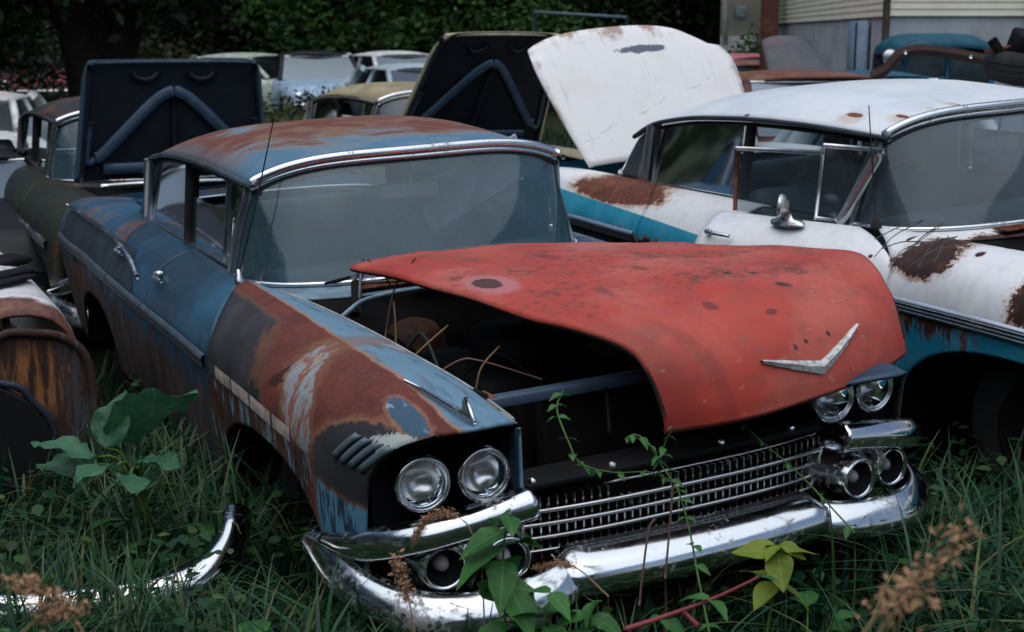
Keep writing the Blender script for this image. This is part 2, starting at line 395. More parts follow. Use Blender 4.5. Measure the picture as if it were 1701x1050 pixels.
def greenhouse(root, mats, detail=True, glass=True, mirror_visor=True, front_glass=True):
    nt_, nu_ = (41, 34) if detail else (21, 16)
    T = np.linspace(-1, 1, nt_)
    P = np.array([[roof_pt(float(ROOF_F(t) + (ROOF_R(t) - ROOF_F(t)) * s), t) for t in T] for s in np.linspace(0, 1, nu_)])
    MB().grid(P).build('roof', mats['roof'], root, solid=.012, offset=-1)
    ph = np.linspace(-PI / 2, PI / 2, 49 if detail else 25)
    ws_mat = mats.get('ws', GLASS_WS)
    def glaz(bf, tf, bulge, n=9):
        G = []
        for s in np.linspace(0, 1, n):
            row = []
            for p in ph:
                b, t = bf(p), tf(p); q = b + (t - b) * s; q[0] += bulge * math.sin(PI * s) * math.cos(p); row.append(q)
            G.append(row)
        return np.array(G)
    G = glaz(ws_base, ws_top, -.03)
    if glass: MB().grid(G).build('windshield', ws_mat, root)
    # reveal mouldings
    lo = np.array([ws_base(p) + (-.006, 0, -.004) for p in ph]); hi = np.array([ws_top(p) + (-.008, 0, .004) for p in ph])
    MB().tube(lo, .011, 8).build('windshield_lower_moulding', mats.get('trim', CHROME), root)
    MB().tube(hi, .0125, 8).build('windshield_upper_moulding', mats.get('trim', CHROME), root)
    hd = np.array([roof_pt(float(ROOF_F(t)) + .004, t) for t in np.linspace(-1, 1, 49)]) + (-.004, 0, .006)
    MB().tube(hd, .017, 8, flat=(1.0, 1.25)).build('roof_header_moulding', mats.get('trim', CHROME), root)
    MB().tube(np.array([ws_top(p) + (-.002, 0, -.016) for p in ph]), .012, 6).build('windshield_gasket', GASKET, root)
    GR = glaz(rw_base, rw_top, .03)
    if glass: MB().grid(GR).build('rear_window', mats.get('glass', GLASS), root)
    MB().tube(np.array([rw_base(p) for p in ph]), .012, 6).build('rear_window_moulding', CHROME, root)
    for sg in (1, -1):
        # front pillar follows the end of the wrapped screen
        b, t = ws_base(PI / 2 * sg), ws_top(PI / 2 * sg)
        b = b + (.012, 0, -.02); t = t + (.012, sg * .004, .0)
        mid = (b + t) / 2 + (.018, sg * .004, 0)
        MB().tube(curve_pts([b, mid, t], 12), .029, 8, flat=(1, .8)).build('front_pillar', mats.get('pillar', CHROME_OLD), root)
        # drip rail
        us = np.linspace(2.07, 4.06, 40); g = gut(us)
        rail = np.stack([us, sg * (g[:, 0] + .010), g[:, 1] - .004], 1)
        MB().tube(rail, .0125, 6, flat=(1, 1)).build('drip_rail', mats.get('rail', CHROME_OLD), root)
        def sg_pt(u, s, off=0.0, top=.03):
            g = gut(u)[0]; zb, zt = .982, g[1] - top
            uu = u + (0.04 * (1 - s) if u > 2.3 else .12 * (1 - s))
            return np.array([uu, sg * (.705 + (g[0] - .012 - .705) * s + off), zb + (zt - zb) * s])
        def pane(u0, u1, name, mat, s1=1.0, off=0.0):
            G = np.array([[sg_pt(u, s, off) for s in np.linspace(0, s1, 8)] for u in np.linspace(u0, u1, 8)])
            o = MB().grid(G).build(name, mat, root); return o
        if glass:
            if front_glass or sg < 0: pane(2.16, 2.42, 'vent_window', mats.get('glass', GLASS)); pane(2.44, 2.96, 'front_side_window', mats.get('glass', GLASS), .62)
            pane(3.06, 3.80, 'rear_side_window', mats.get('glass', GLASS))
        # frames
        if front_glass or sg < 0: MB().tube([sg_pt(2.43, s) for s in np.linspace(0, 1, 6)], .010, 6).build('vent_window_bar', mats.get('rail', CHROME_OLD), root)
        MB().tube([sg_pt(3.01, s, -.004) for s in np.linspace(0, 1, 6)], .032, 8, flat=(.45, 1.0) if False else (1, .5)).build('centre_pillar', mats.get('bpillar', GASKET), root)
        fr = [sg_pt(u, 1.0) for u in np.linspace(2.14, 3.82, 24)]
        MB().tube(fr, .010, 6).build('window_top_frame', GASKET, root)
        MB().tube([sg_pt(u, 0.0) for u in np.linspace(2.14, 3.86, 16)], .011, 6).build('belt_moulding', mats.get('rail', CHROME_OLD), root)
        # rear pillar: painted panel with ribbed bright strip
        G = np.array([[np.array([(3.86 + .03 * (1 - s)) + (.27 - .03 * s) * a - .06 * a * s * s, sg * ((.700 + (.662 - .700) * s) - .018 * a), .985 + (gut(3.86 + .2 * a)[0][1] - .02 - .985) * s]) for s in np.linspace(0, 1, 12)] for a in np.linspace(0, 1, 8)])
        MB().grid(G).build('rear_pillar', mats.get('cpillar', mats['roof']), root, solid=.01)
        ns = 84 if detail else 30
        G = []
        for a in np.linspace(.06, .50, 7):
            row = []
            for k in range(ns):
                s = k / (ns - 1); rib = .0025 * (k % 2) + .006 * math.sin(PI * (a - .06) / .44)
                q = np.array([(3.86 + .03 * (1 - s)) + (.27 - .03 * s) * a - .06 * a * s * s, sg * ((.700 - .038 * s) - .018 * a + .004 + rib), .985 + (gut(3.86 + .2 * a)[0][1] - .02 - .985) * s])
                row.append(q)
            G.append(row)
        MB().grid(np.array(G)).build('ribbed_pillar_trim', ALU, root)
        k = 70 if detail else 24; pa, pb = np.array([3.90, sg * .702, .99]), np.array([3.86, sg * .676, 1.285])
        MB().tube([pa + (pb - pa) * s for s in np.linspace(0, 1, k)], [.030 if i % 2 else .026 for i in range(k)], 10).build('ribbed_pillar_bar', ALU, root)
        MB().tube([pa + (-.075, sg * .004, -.005), pb + (-.075, sg * .004, .015)], .012, 8).build('pillar_edge_bar', mats.get('rail', CHROME_OLD), root)

def interior(root, mats, detail=True):
    def cushion(c, d, name, rake=0.0):
        M = Euler((0, rake, 0)).to_matrix()
        return MB().box((0, 0, 0), d).xform(Matrix.Translation(c) @ Euler((0, rake, 0)).to_matrix().to_4x4()).build(name, mats.get('seat', UPH), root, bevel=.05)
    cushion((2.98, 0, .72), (.16, 1.30, .62), 'front_seat_back', R(14)); cushion((2.72, 0, .44), (.56, 1.30, .18), 'front_seat_cushion')
    cushion((3.88, 0, .74), (.16, 1.26, .56), 'rear_seat_back', R(20)); cushion((3.58, 0, .44), (.55, 1.26, .18), 'rear_seat_cushion')
    MB().box((3.0, 0, .30), (2.4, 1.70, .03)).build('floor_pan', DARK, root)
    MB().box((4.2, 0, .945), (.42, 1.24, .02)).build('parcel_shelf', DARK, root)
    pr = [(2.02, .80), (1.99, .90), (2.02, .955), (2.12, .985), (2.26, .975), (2.33, .92), (2.32, .80), (2.24, .70)]
    MB().prism([(a, b) for a, b in pr], -.68, .68, axis=1).build('dashboard', mats.get('dash', DASH), root, smooth=False, bevel=.015)
    # steering wheel
    c = np.array([2.46, -.37, .985]); ax = Vector((1, 0, .42)).normalized(); q = Vector((0, 0, 1)).rotation_difference(ax).to_matrix()
    a = np.linspace(0, 2 * PI, 49)
    ring = np.stack([.205 * np.cos(a), .205 * np.sin(a), 0 * a], 1) @ np.array(q).T + c
    b = MB().tube(ring, .0125, 8, cap=False)
    for an in (0, PI, PI / 2): b.tube([c - np.array(ax) * .02, np.array([.2 * math.cos(an), .2 * math.sin(an), 0]) @ np.array(q).T + c], .008, 6)
    b.lathe([(0, .03), (.035, .02), (.05, -.02), (.03, -.05)], c, ax, 16)
    o = b.build('steering_wheel', BLACK, root)
    MB().tube([c, c - np.array(ax) * .35 + (0, 0, -.05)], .025, 8).build('steering_column', BLACK, root)
    if detail:
        m = MB().box((0, 0, 0), (.03, .26, .065)).build('rear_view_mirror', PLASTIC_PALE, root, bevel=.012); m.location = (2.16, -.005, 1.25); m.rotation_euler = (R(2), R(-4), 0)
        MB().tube([(2.15, 0, 1.26), (2.13, 0, 1.33), (2.12, 0, 1.41)], .007, 6).build('mirror_stalk', PLASTIC_PALE, root)

def wheel(root, u, sg, flat=.0, rim=None):
    b = MB(); c = (u, sg * .74, .335)
    pr = [(.205, -.075), (.25, -.095), (.31, -.10), (.337, -.075), (.342, 0), (.337, .075), (.31, .10), (.25, .095), (.205, .075)]
    wr = empty('wheel'); wr.parent = root
    MB().lathe(pr, c, (0, sg, 0), 28).build('tyre', RUBBER, wr)
    MB().lathe([(.207, .07), (.19, .075), (.17, .03), (.11, .045), (.09, .06), (0, .065)], c, (0, sg, 0), 24).build('rim', rim or DARK, wr)

def dark_hull(root, front=.3, rear=5.1):
    """wheel wells, chassis and inner walls so that nothing shows daylight"""
    for sg in (1, -1):
        for c, a in ((ARCH_F[0], .60), (ARCH_R[0], .46)):
            b = MB(); an = np.linspace(0, PI, 14)
            P = np.array([[(c + a * math.cos(t), sg * yy, .26 + .44 * math.sin(t) ** .7) for t in an] for yy in (.95, .56)])
            b.grid(P)
            b.add([(c + a * math.cos(t), sg * .56, .26 + .44 * math.sin(t) ** .7) for t in an] + [(c, sg * .56, .2)], [(i, i + 1, 14) for i in range(13)])
            b.build('wheel_well', BLACK, root)
    b = MB(); b.box((2.9, .48, .24), (4.2, .10, .12)); b.box((2.9, -.48, .24), (4.2, .10, .12)); b.box((1.1, 0, .25), (.2, 1.3, .14)); b.box((4.1, 0, .28), (.15, 1.3, .15))
    b.build('chassis_frame', DARK, root)

def cowl(root, mats):
    ph = np.linspace(-PI / 2, PI / 2, 41); P = []
    for s in np.linspace(0, 1, 6):
        row = []
        for p in ph:
            b = ws_base(p) + (0, 0, -.012); f = np.array([1.66 + .10 * abs(math.sin(p)) ** 3, b[1] * .86, .950])
            row.append(f + (b - f) * s)
        P.append(row)
    MB().grid(np.array(P)).build('cowl_panel', mats['cowl'], root, solid=.008)
    G = np.array([[(u, y, .968 + .012 * (u - 1.68)) for y in np.linspace(-.40, .40, 2)] for u in (1.685, 1.765)])
    MB().grid(G).build('cowl_vent', BLACK, root)
    b = MB()
    for y in np.linspace(-.39, .39, 53): b.box((1.725, y, .971), (.085, .005, .006))
    for u in np.linspace(1.69, 1.76, 5): b.box((u, 0, .9715), (.004, .79, .006))
    b.build('cowl_vent_mesh', RUSTM, root)
    # firewall
    MB().box((1.70, 0, .66), (.03, 1.30, .56)).build('firewall', mats.get('bay', BLACK), root)

def body(root, mats, sides=('R', 'L'), detail=True, skip=()):
    nu, ntt = (54, 44) if detail else (26, 26)
    for sname in sides:
        sg = 1 if sname == 'R' else -1
        s_ = lambda k: mats.get(k + '_' + sname, mats.get(k))
        if 'front_fender' + sname not in skip:
            side_panel('fen', UF, lambda t: USEAM(t) - .004, sg, nu, ntt).build('front_fender', s_('fender'), root, solid=.010)
        if 'front_door' + sname not in skip:
            side_panel('fd', lambda t: USEAM(t) + .004, lambda t: 2.80 + 0 * t, sg, nu // 2, ntt).build('front_door', s_('door'), root, solid=.012)
        side_panel('rd', lambda t: 2.808 + 0 * t, lambda t: 3.56 + .24 * np.clip((.5 - t) * 2, 0, 1), sg, nu // 2, ntt).build('rear_door', s_('rdoor'), root, solid=.012)
        side_panel('qp', lambda t: 3.568 + .24 * np.clip((.5 - t) * 2, 0, 1), lambda t: 5.2 + 0 * t, sg, nu, ntt).build('quarter_panel', s_('quarter'), root, solid=.012)
    # tail panel
    P = panel_grid(5.19, 5.2, 2, 20)[1]; Q = P.copy(); Q[:, 1] *= -1
    MB().grid(np.array([P, Q])).build('tail_panel', mats.get('quarter'), root)

def deck(root, mat, raised=None):
    """trunk lid between the quarter panels, hinged below the rear window"""
    P = []
    for s in np.linspace(0, 1, 18):
        u = 4.50 + .70 * s; c = herm(US, CT, u)[0]; row = []
        hw = c[0, 0] - .006
        for t in np.linspace(-1, 1, 22):
            uu = u if raised is not None else u - .34 * max(0, abs(t) - .0) ** 3 * (1 - s)
            row.append((uu, hw * t, c[0, 1] + .018 * (1 - t ** 4) - .02 * s ** 6))
        P.append(row)
    P = np.array(P)
    if raised is None:
        return MB().grid(P).build('trunk_lid', mat, root, solid=.012)
    return P

def side_trim(root, mats, sides=('R', 'L'), u0=.55, u1=5.1, z=.768, skip=()):
    for sname in sides:
        sg = 1 if sname == 'R' else -1
        for a, b, key in ((.62, 1.744, 'front_fender'), (1.756, 2.796, 'front_door'), (2.81, 3.56, 'rear_door'), (3.575, 5.1, 'quarter_panel')):
            if key + sname in skip: continue
            us = np.linspace(a, b, 24); pts = []
            for u in us:
                c = herm(US, CT, u)[0]; pts.append((u, sg * (c[5, 0] + .002), c[5, 1] + .002))
            m = MB(); pts = np.array(pts)
            rows = []
            for dy, dz in ((0, -.032), (.010, -.030), (.016, -.020), (.010, -.010), (.016, 0), (.016, .012), (.010, .022), (.0, .026)):
                q = pts.copy(); q[:, 1] += sg * dy; q[:, 2] += dz; rows.append(q)
            m.grid(np.array(rows)).build('side_moulding', mats.get('sidetrim_' + sname, mats.get('sidetrim', CHROME_OLD)), root)

def front_face(root, mats, grille=True, bumper=True):
    """lamps, brightwork, grille and front bumper"""
    for sg in (1, -1):
        # recess behind the lamps
        poly = [(.50, .58), (.53, .905), (.62, .915), (.73, .92), (.80, .90), (.865, .845), (.90, .76), (.905, .60), (.88, .44), (.50, .44)]
        MB().prism([(sg * a, b) for a, b in (poly if sg > 0 else poly[::-1])], .30, .34, axis=0).build('lamp_recess', BLACK, root, smooth=False)
        # inner edge of the wing below the brow
        G = np.array([[(u + (.16 if mats.get('bent') and sg < 0 else 0), sg * (.520 + .01 * (u > .3)), z) for z in np.linspace(.66, .862, 6)] for u in (.145, .19, .25, .35)])
        MB().grid(G).build('fender_inner_edge', mats.get('fender_edge', mats['fender']), root, solid=.010)
        # brow: rolled lip under the wing's leading edge
        ts = np.linspace(0, .70, 22); lip = []
        for t in ts:
            u = float(UF(np.array([t]))[0]); q = side_row(u, np.array([t]))[0]; lip.append((u, sg * q[0], q[1]))
        lip = np.array(lip); back = lip.copy(); back[:, 0] += .10; back[:, 2] -= .030; back[:, 1] -= sg * .012
        mid = lip.copy(); mid[:, 2] -= .012; mid[:, 0] += .004
        MB().grid(np.array([lip, mid, back])).build('headlight_brow', mats.get('brow', BLACK), root)
        for v, ax in ((.782, (-1, sg * .10, .02)), (.605, (-1, sg * .02, .02))):
            hl = empty('headlight'); hl.parent = root; c = np.array([.235 if v > .7 else .215, sg * v, .750 if mats.get('bent') and sg < 0 else .728])
            k_ = .84
            def sc_(pr): return [(a * k_, b * k_) for a, b in pr]
            MB().lathe(sc_([(.096, .0), (.098, .02), (.094, .034), (.088, .040), (.082, .036), (.078, .022)]), c, ax, 40).build('bezel', mats.get('bezel', CHROME_OLD), hl)
            MB().lathe(sc_([(.080, .026), (.072, .036), (.055, .046), (.035, .053), (.015, .056), (0.0001, .0565)]), c, ax, 40).build('lens', LENS, hl)
            MB().lathe(sc_([(.080, .022), (.070, .000), (.055, -.022), (.035, -.036), (.015, -.043), (0.0001, -.044)]), c, ax, 40).build('reflector', REFLECTOR, hl)
            MB().lathe(sc_([(.100, .01), (.092, -.06), (.05, -.10)]), c, ax, 24).build('bucket', BLACK, hl)
        # bright bar between the lamps and the parking lights
        path = curve_pts([(.52, .962, .50), (.36, .958, .535), (.22, .925, .575), (.115, .845, .612), (.075, .74, .635), (.06, .62, .655), (.055, .525, .668)], 40)
        path[:, 1] *= sg
        def bar(f):
            k = min(1, f / .25) ; h = .022 + .020 * k; return [(-.02 * sg, -h), (.008 * sg, -h * .95), (.028 * sg, -h * .5), (.034 * sg, 0), (.028 * sg, h * .55), (.006 * sg, h), (-.03 * sg, h * 1.02)]
        MB().sweep(path, bar).build('lamp_bar', CHROME, root, solid=.006, offset=0)
        # parking lights
        for v, uu, zz in ((.772, .120, .516), (.606, .075, .520)):
            pl = empty('parking_light'); pl.parent = root; c = (uu, sg * v, zz); ax = (-1, sg * .12, .0)
            MB().lathe([(.110, -.13), (.092, -.07), (.074, -.015), (.069, .012), (.062, .020), (.053, .010)], c, ax, 32).build('shell', CHROME, pl)
            MB().lathe([(.053, .010), (.047, -.02), (.036, -.055), (0.0001, -.060)], c, ax, 32).build('funnel', plain('lamp_funnel', (.03, .035, .04), .35, .5), pl)
            MB().lathe([(.024, -.058), (.023, -.03), (.018, -.012), (.010, -.004), (0.0001, -.002)], c, ax, 20).build('lens', PLASTIC_PALE, pl)
        MB().tube([(.10, sg * .69, .615), (.075, sg * .69, .575), (.10, sg * .69, .515), (.15, sg * .69, .44)], [.012, .020, .018, .012], 10, flat=(.7, 1.6)).build('lamp_divider', CHROME_OLD, root)
    if grille:
        gr = empty('grille'); gr.parent = root
        zs = [.480, .521, .562, .603]
        for k, z in enumerate(zs):
            vv = np.linspace(-.56, .56, 30); pts = np.stack([.135 + .05 * (np.abs(vv) / .56) ** 3 - .004 * k, vv, np.full(30, z)], 1)
            MB().tube(pts, .0068, 6).build('grille_bar', GALV, gr)
        for k in range(5):
            z0 = .445 if k == 0 else zs[k - 1]; z1 = zs[k] if k < 4 else .640
            b = MB()
            for v in np.arange(-.545, .55, .0262):
                if k == 4 and (v > .08 and v < .22): continue
                b.box((.150 + .05 * (abs(v) / .56) ** 3, v + random.uniform(-.0008, .0008), (z0 + z1) / 2), (.020, .0055, z1 - z0 - .006))
            b.build('grille_fins', GALV, gr, smooth=False)['kind'] = 'stuff'
        vv = np.linspace(-.545, .545, 30)
        MB().tube(np.stack([.16 + .05 * (np.abs(vv) / .56) ** 3, vv, np.full(30, .642)], 1)[:22], .004, 5).build('grille_top_bar', GALV, gr)
        MB().box((.30, 0, .54), (.02, 1.1, .24)).build('grille_backing', BLACK, root)
        MB().box((.24, 0, .668), (.14, 1.08, .018)).build('radiator_shelf', BLACK, root, bevel=.004)
        for v in (-.44, -.18, .2, .46): MB().lathe([(.012, 0), (.012, .012), (.0001, .016)], (.19, v, .676), (0, 0, 1), 8).build('shelf_bolt', CHROME_OLD, root)
    if bumper:
        bu = empty('front_bumper'); bu.parent = root
        for sg in (1, -1):
            path = curve_pts([(.66, .965, .462), (.52, .978, .455), (.38, .978, .446), (.24, .950, .428), (.10, .875, .415), (.02, .76, .410), (.0, .62, .414), (.008, .50, .424), (.04, .42, .436)], 60)
            path[:, 1] *= sg
            def prof(f):
                e = min(1, f / .12) * min(1, (1 - f) / .08 + .55); h = .055 * (.55 + .45 * e)
                return [(-.04 * sg, -h), (.018 * sg, -h * .98), (.036 * sg, -h * .75), (.041 * sg, -h * .45), (.036 * sg, -h * .05), (.024 * sg, h * .35), (.008 * sg, h * .68), (-.012 * sg, h * .92), (-.022 * sg, h * .98), (-.035 * sg, h * .9)]
            MB().sweep(path, prof).build('bumper_end', CHROME, bu, solid=.006, offset=0)
        vv = np.linspace(-.47, .47, 40); e = np.clip((.47 - np.abs(vv)) / .06, 0, 1) ** .5
        path = np.stack([.012 + .03 * (np.abs(vv) / .47) ** 2, vv, np.full(40, .437)], 1)
        def prof2(f):
            k = float(np.interp(f, np.linspace(0, 1, 40), .35 + .65 * e)); h = .052 * k
            return [(.0, -h * 1.1), (-.028 * k, -h), (-.045 * k, -h * .5), (-.050 * k, 0), (-.042 * k, h * .45), (-.018, h * .9), (.03, h * 1.25), (.075, h * 1.35)]
        MB().sweep(path, prof2).build('bumper_centre', CHROME, bu, solid=.006, offset=0)
        MB().box((.12, 0, .36), (.06, 1.3, .10)).build('bumper_beam', DARK, bu)

def chevron(root, pts, wdt, thick, mat, name='fender_ornament'):
    b = MB(); b.tube(pts, wdt, 6, flat=(1, thick)); return b.build(name, mat, root)

def car_root(name, label, pose, group=None):
    (tx, ty, tz), (yaw, pit, rol) = pose
    o = empty(name, (tx, ty, tz), (R(rol), R(pit), R(yaw))); tag(o, label, 'car', group); return o
# ------------------------------------------------------------------ A: the blue and rust sedan with the red hood
BLUE = (.026, .098, .175); BLUE_PALE = (.13, .24, .33); TEAL = (.02, .20, .30); PRIMER = (.030, .030, .036)
def fender_a(t, c, rm):
    x, y, z = t.xyz
    # inner slope of the wing keeps its pale blue paint, the crest and side are rusted through
    wob = (t.noise(6, 5, .65) - .5) + (t.noise(28, 5, .7) - .5) * .55
    c = t.mix(t.mix(BLUE_PALE, (.06, .09, .12), t.noise(9, 5, .65, P=t.scaled((.5, 3, 3))).ss(.5, .72) * .8), (.26, .19, .13), t.noise(5, 5, .7, P=t.scaled((.6, 3, 3))).ss(.56, .70) * .35)
    top = (y + wob * .03 + x * .012).ss(.742, .752)
    rc = t.mix(t.mix((.150, .042, .032), (.105, .032, .026), t.noise(5, 5, .65).ss(.4, .62)), (.20, .085, .045), t.noise(13, 6, .7).ss(.60, .74) * .7)
    c = t.mix(c, (.34, .16, .07), (y + wob * .035 + x * .012).ss(.728, .742) * .8)
    rc = t.mix(rc, (.055, .020, .017), t.noise(60, 4, .7, P=t.scaled((.6, 1, 1))).ss(.52, .66) * .55); rc = t.mix(rc, (.24, .10, .055), t.noise(85, 3, .6, P=t.scaled((.4, 1, 1), (4, 4, 4))).ss(.60, .72) * .45)
    c = t.mix(c, rc, top)
    rm = top
    def lay(cc, col_, m, rim=None):
        return t.mix(cc, col_, m)
    # dark primer behind, down to the moulding
    dk = ((x - (1.18 + wob * .35) - (z - .80) * 1.2).ss(-.02, .02)) * (y + wob * .05).ss(.80, .83)
    hal = ((x - (1.10 + wob * .35) - (z - .80) * 1.2).ss(-.05, .05)) * (y + wob * .05).ss(.79, .81)
    c = t.mix(c, (.13, .075, .05), hal * .6); pr = t.mix(PRIMER, (.055, .06, .065), t.noise(4, 5).ss(.4, .7))
    c = t.mix(c, pr, dk); rm = rm * (dk * -1.0 + 1.0)
    # dark primer round the four slashes
    d2 = t.ell(.34, .755, .30, .135, rag=.18, scale=7, soft=.05, ang=-.12) ; h2 = t.ell(.34, .755, .325, .148, rag=.18, scale=7, soft=.07, ang=-.12)
    c = t.mix(c, (.27, .13, .07), h2 * .75); c = t.mix(c, pr, d2)
    # scraped pale patch between them
    s1 = t.ell(.80, .835, .20, .078, rag=.35, scale=8, soft=.10, ang=.55); s2 = t.ell(.80, .835, .25, .105, rag=.35, scale=8, soft=.12, ang=.55)
    st = t.noise(16, 5, .7, P=t.scaled((1.6, 1, .5), (1, 2, 0)))
    pale = t.mix(t.mix((.24, .30, .34), (.24, .085, .06), st.ss(.44, .60)), (.34, .28, .19), t.noise(24, 4, P=t.scaled((2, 1, .6))).ss(.54, .70))
    c = t.mix(c, (.20, .10, .055), s2 * .6); c = t.mix(c, (.045, .017, .013), t.ell(.98, .885, .10, .025, rag=.5, ang=-.5) * .9); c = t.mix(c, pale, s1)
    # islands of blue left on the crest
    c = t.mix(c, (.30, .16, .10), t.ell(.225, .812, .155, .040, (0, 1), rag=.32, scale=22, soft=.14) * .6)
    b1 = t.ell(.225, .812, .14, .030, (0, 1), rag=.4, scale=24, soft=.06)
    c = t.mix(c, t.mix((.05, .10, .15), (.22, .33, .40), t.noise(20, 4, P=t.scaled((.5, 2, 2))).ss(.55, .65)), b1)
    wh = t.ell(.17, .86, .11, .03, rag=.6, scale=22, soft=.06); c = t.mix(c, (.42, .46, .44), wh * .9)
    # below the moulding: streaked paint and rust
    lowf = (z + wob * .05).ss(.675, .655) * x.ss(.62, .56)
    lb = t.mix((.10, .27, .38), (.02, .045, .08), t.noise(12, 5, .7, P=t.scaled((3.2, 3.2, .7))).ss(.46, .56))
    c = t.mix(c, RUST2, ((z + wob * .05).ss(.69, .655) * x.ss(.62, .56)) * .7); c = t.mix(c, lb, lowf)
    lowr = (z + wob * .04).ss(.735, .715) * x.ss(.60, .70)
    lr = t.mix(t.mix((.10, .045, .03), (.03, .02, .018), t.noise(14, 5, .7, P=t.scaled((3, 3, .5))).ss(.4, .6)), (.16, .26, .34), t.noise(9, 5, .7, P=t.scaled((3, 3, .6), (5, 5, 5))).ss(.53, .60))
    c = t.mix(c, lr, lowr)
    return c, rm * .6
A_FEN = aged('wing_blue_rust', BLUE, rust=0, rough=.6, speck=.3, dirt=.15, extra=fender_a)
def low_rust(zr, amt=1.0):
    def f(t, c, rm):
        x, y, z = t.xyz
        st = t.noise(7, 6, .7, P=t.scaled((2.6, 2.6, .45)))
        m = (z * -1.0 + zr + (st - .5) * .7).ss(-.04, .08)
        dk = t.mix((.035, .03, .032), (.11, .048, .032), t.noise(9, 5, .65, P=t.scaled((2, 2, .6), (3, 3, 3))).ss(.42, .62))
        c = t.mix(c, dk, m * amt); h = t.ell(2.55, .56, .05, .09, rag=.4, scale=12) .max(t.ell(2.75, .50, .05, .11, rag=.4, scale=12))
        c = t.mix(c, (.05, .018, .012), h)
        return c, (rm.max(m) if rm is not None else m)
    return f
A_BODY = aged('body_blue_rust', BLUE, rust=.38, alt=(.020, .045, .070), altamt=.5, rough=.45, extra=low_rust(.70, .85), grain=1.6, coat=.15)
def roof_a(t, c, rm):
    x, y, z = t.xyz
    n = t.noise(2.6, 6, .68, .5, P=t.scaled((1.3, .8, 1)))
    band = (x * .9 + (n - .5) * 1.5).ss(2.12, 2.36)
    brown = t.mix((.15, .052, .042), (.19, .115, .08), t.noise(5, 5, .65).ss(.42, .62))
    c = t.mix(t.mix((.075, .17, .26), (.12, .22, .31), n.ss(.4, .6)), (.22, .17, .125), (x * .9 + (n - .5) * 1.5).ss(1.95, 2.25) * .75)
    c = t.mix(c, brown, band)
    side = (y.abs() + (n - .5) * .2).ss(.56, .66); c = t.mix(c, (.07, .11, .15), side * .6)
    c = t.mix(c, (.14, .22, .29), t.noise(1.9, 5, .65, P=t.scaled((1, 1.4, 1), (8, 3, 1))).ss(.58, .66) * .8)
    return c, band * .8
A_ROOF = aged('roof_blue_rust', BLUE, rust=0, rough=.62, dirt=.12, speck=.3, extra=roof_a)
A_QUART = aged('quarter_blue_rust', BLUE, rust=.62, alt=(.03, .045, .06), altamt=.45, rough=.5, extra=low_rust(.72, .9), grain=1.4)
def white_low(t, c, rm):
    return c, rm
POSE_A = ((.58, 3.91, -.095), (116.3, -.7, -2.8))
mA = dict(roof=A_ROOF, fender=A_BODY, fender_R=A_FEN, fender_edge=plain('edge_navy', (.020, .045, .070), .5), door=A_BODY, rdoor=A_BODY, quarter=A_QUART, cowl=plain('cowl_blue', (.15, .22, .28), .5),
          trim=CHROME, pillar=plain('pillar_metal', (.22, .26, .29), .32, .8), rail=plain('dull_rail', (.10, .12, .14), .4, .6), sidetrim=plain('dull_moulding', (.10, .13, .16), .4, .5), cpillar=A_BODY, brow=BLACK, ws=GLASS_WS, bent=True)
A = car_root('junked_car', 'rusted blue sedan with quad headlights, grille and chrome bumper under a red hood', POSE_A)
body(A, mA); greenhouse(A, mA); interior(A, mA); cowl(A, mA); dark_hull(A); front_face(A, mA); deck(A, A_QUART)
side_trim(A, mA, skip=('front_fenderR',))
for u in (ARCH_F[0], ARCH_R[0]):
    for sg in (1, -1): wheel(A, u, sg)
# pale strip of the missing wing moulding, with the clip holes left open
pale = plain('bare_primer_strip', (.46, .38, .34), .7, var=.4, scale=12)
segs = [(1.70, 1.63), (1.622, 1.43), (1.418, 1.215), (1.203, .985), (.968, .80)]
for a, b in segs:
    us = np.linspace(a, b, 6); P = []
    for u in us:
        c = herm(US, CT, u)[0]; P.append([(u, c[5, 0] + .004 - .002 * abs(dz) / .03, c[5, 1] + dz - .005) for dz in np.linspace(-.024, .022, 5)])
    MB().grid(np.array(P)).build('moulding_strip', pale if a < 1.69 else mA['sidetrim'], A)
# four bright slashes ahead of the wheel
sl_m = plain('slash_metal', (.10, .14, .16), .45, .3)
for k in range(4):
    u0 = .335 - k * .052; zt, zb_ = .862, .782
    sp = surf_y
    P = []
    for a, hh in ((-.013, 0.001), (-.009, .010), (.009, .010), (.013, 0.001)):
        P.append([(u0 + a + .085 * (zt - z) / (zt - zb_), sp(u0 + a + .085 * (zt - z) / (zt - zb_), z) + hh + .001, z) for z in np.linspace(zt, zb_, 7)])
    MB().grid(np.array(P)).build('fender_slash', sl_m, A, solid=.004, offset=1)
# bright V-shaped gunsight on the wing crest
def crest(u, off): c = herm(US, CT, u)[0]; return np.array([u, c[2, 0], c[2, 1] + off])
MB().tube([crest(.42, .004), crest(.30, .012), crest(.16, .016), crest(.035, .012)], [.003, .006, .008, .007], 8).build('fender_ornament', CHROME, A)
MB().tube([crest(.035, .012), crest(.06, .040), crest(.085, .066)], [.007, .0065, .006], 8).build('fender_ornament_fin', CHROME, A)
P = np.array([[crest(.035, .012), crest(.12, .018)], [crest(.06, .038), crest(.105, .03)], [crest(.083, .062), crest(.10, .058)]])
MB().grid(P).build('ornament_web', sl_m, A, solid=.006, offset=0)
# inner edge bead of the wing
us = np.linspace(.17, 1.9, 40); pts = np.array([(u, herm(US, CT, u)[0][0, 0] - .002, herm(US, CT, u)[0][0, 1] + .001) for u in us])
MB().tube(pts, .0045, 6).build('fender_bead', plain('bead_grey', (.30, .32, .33), .5), A)
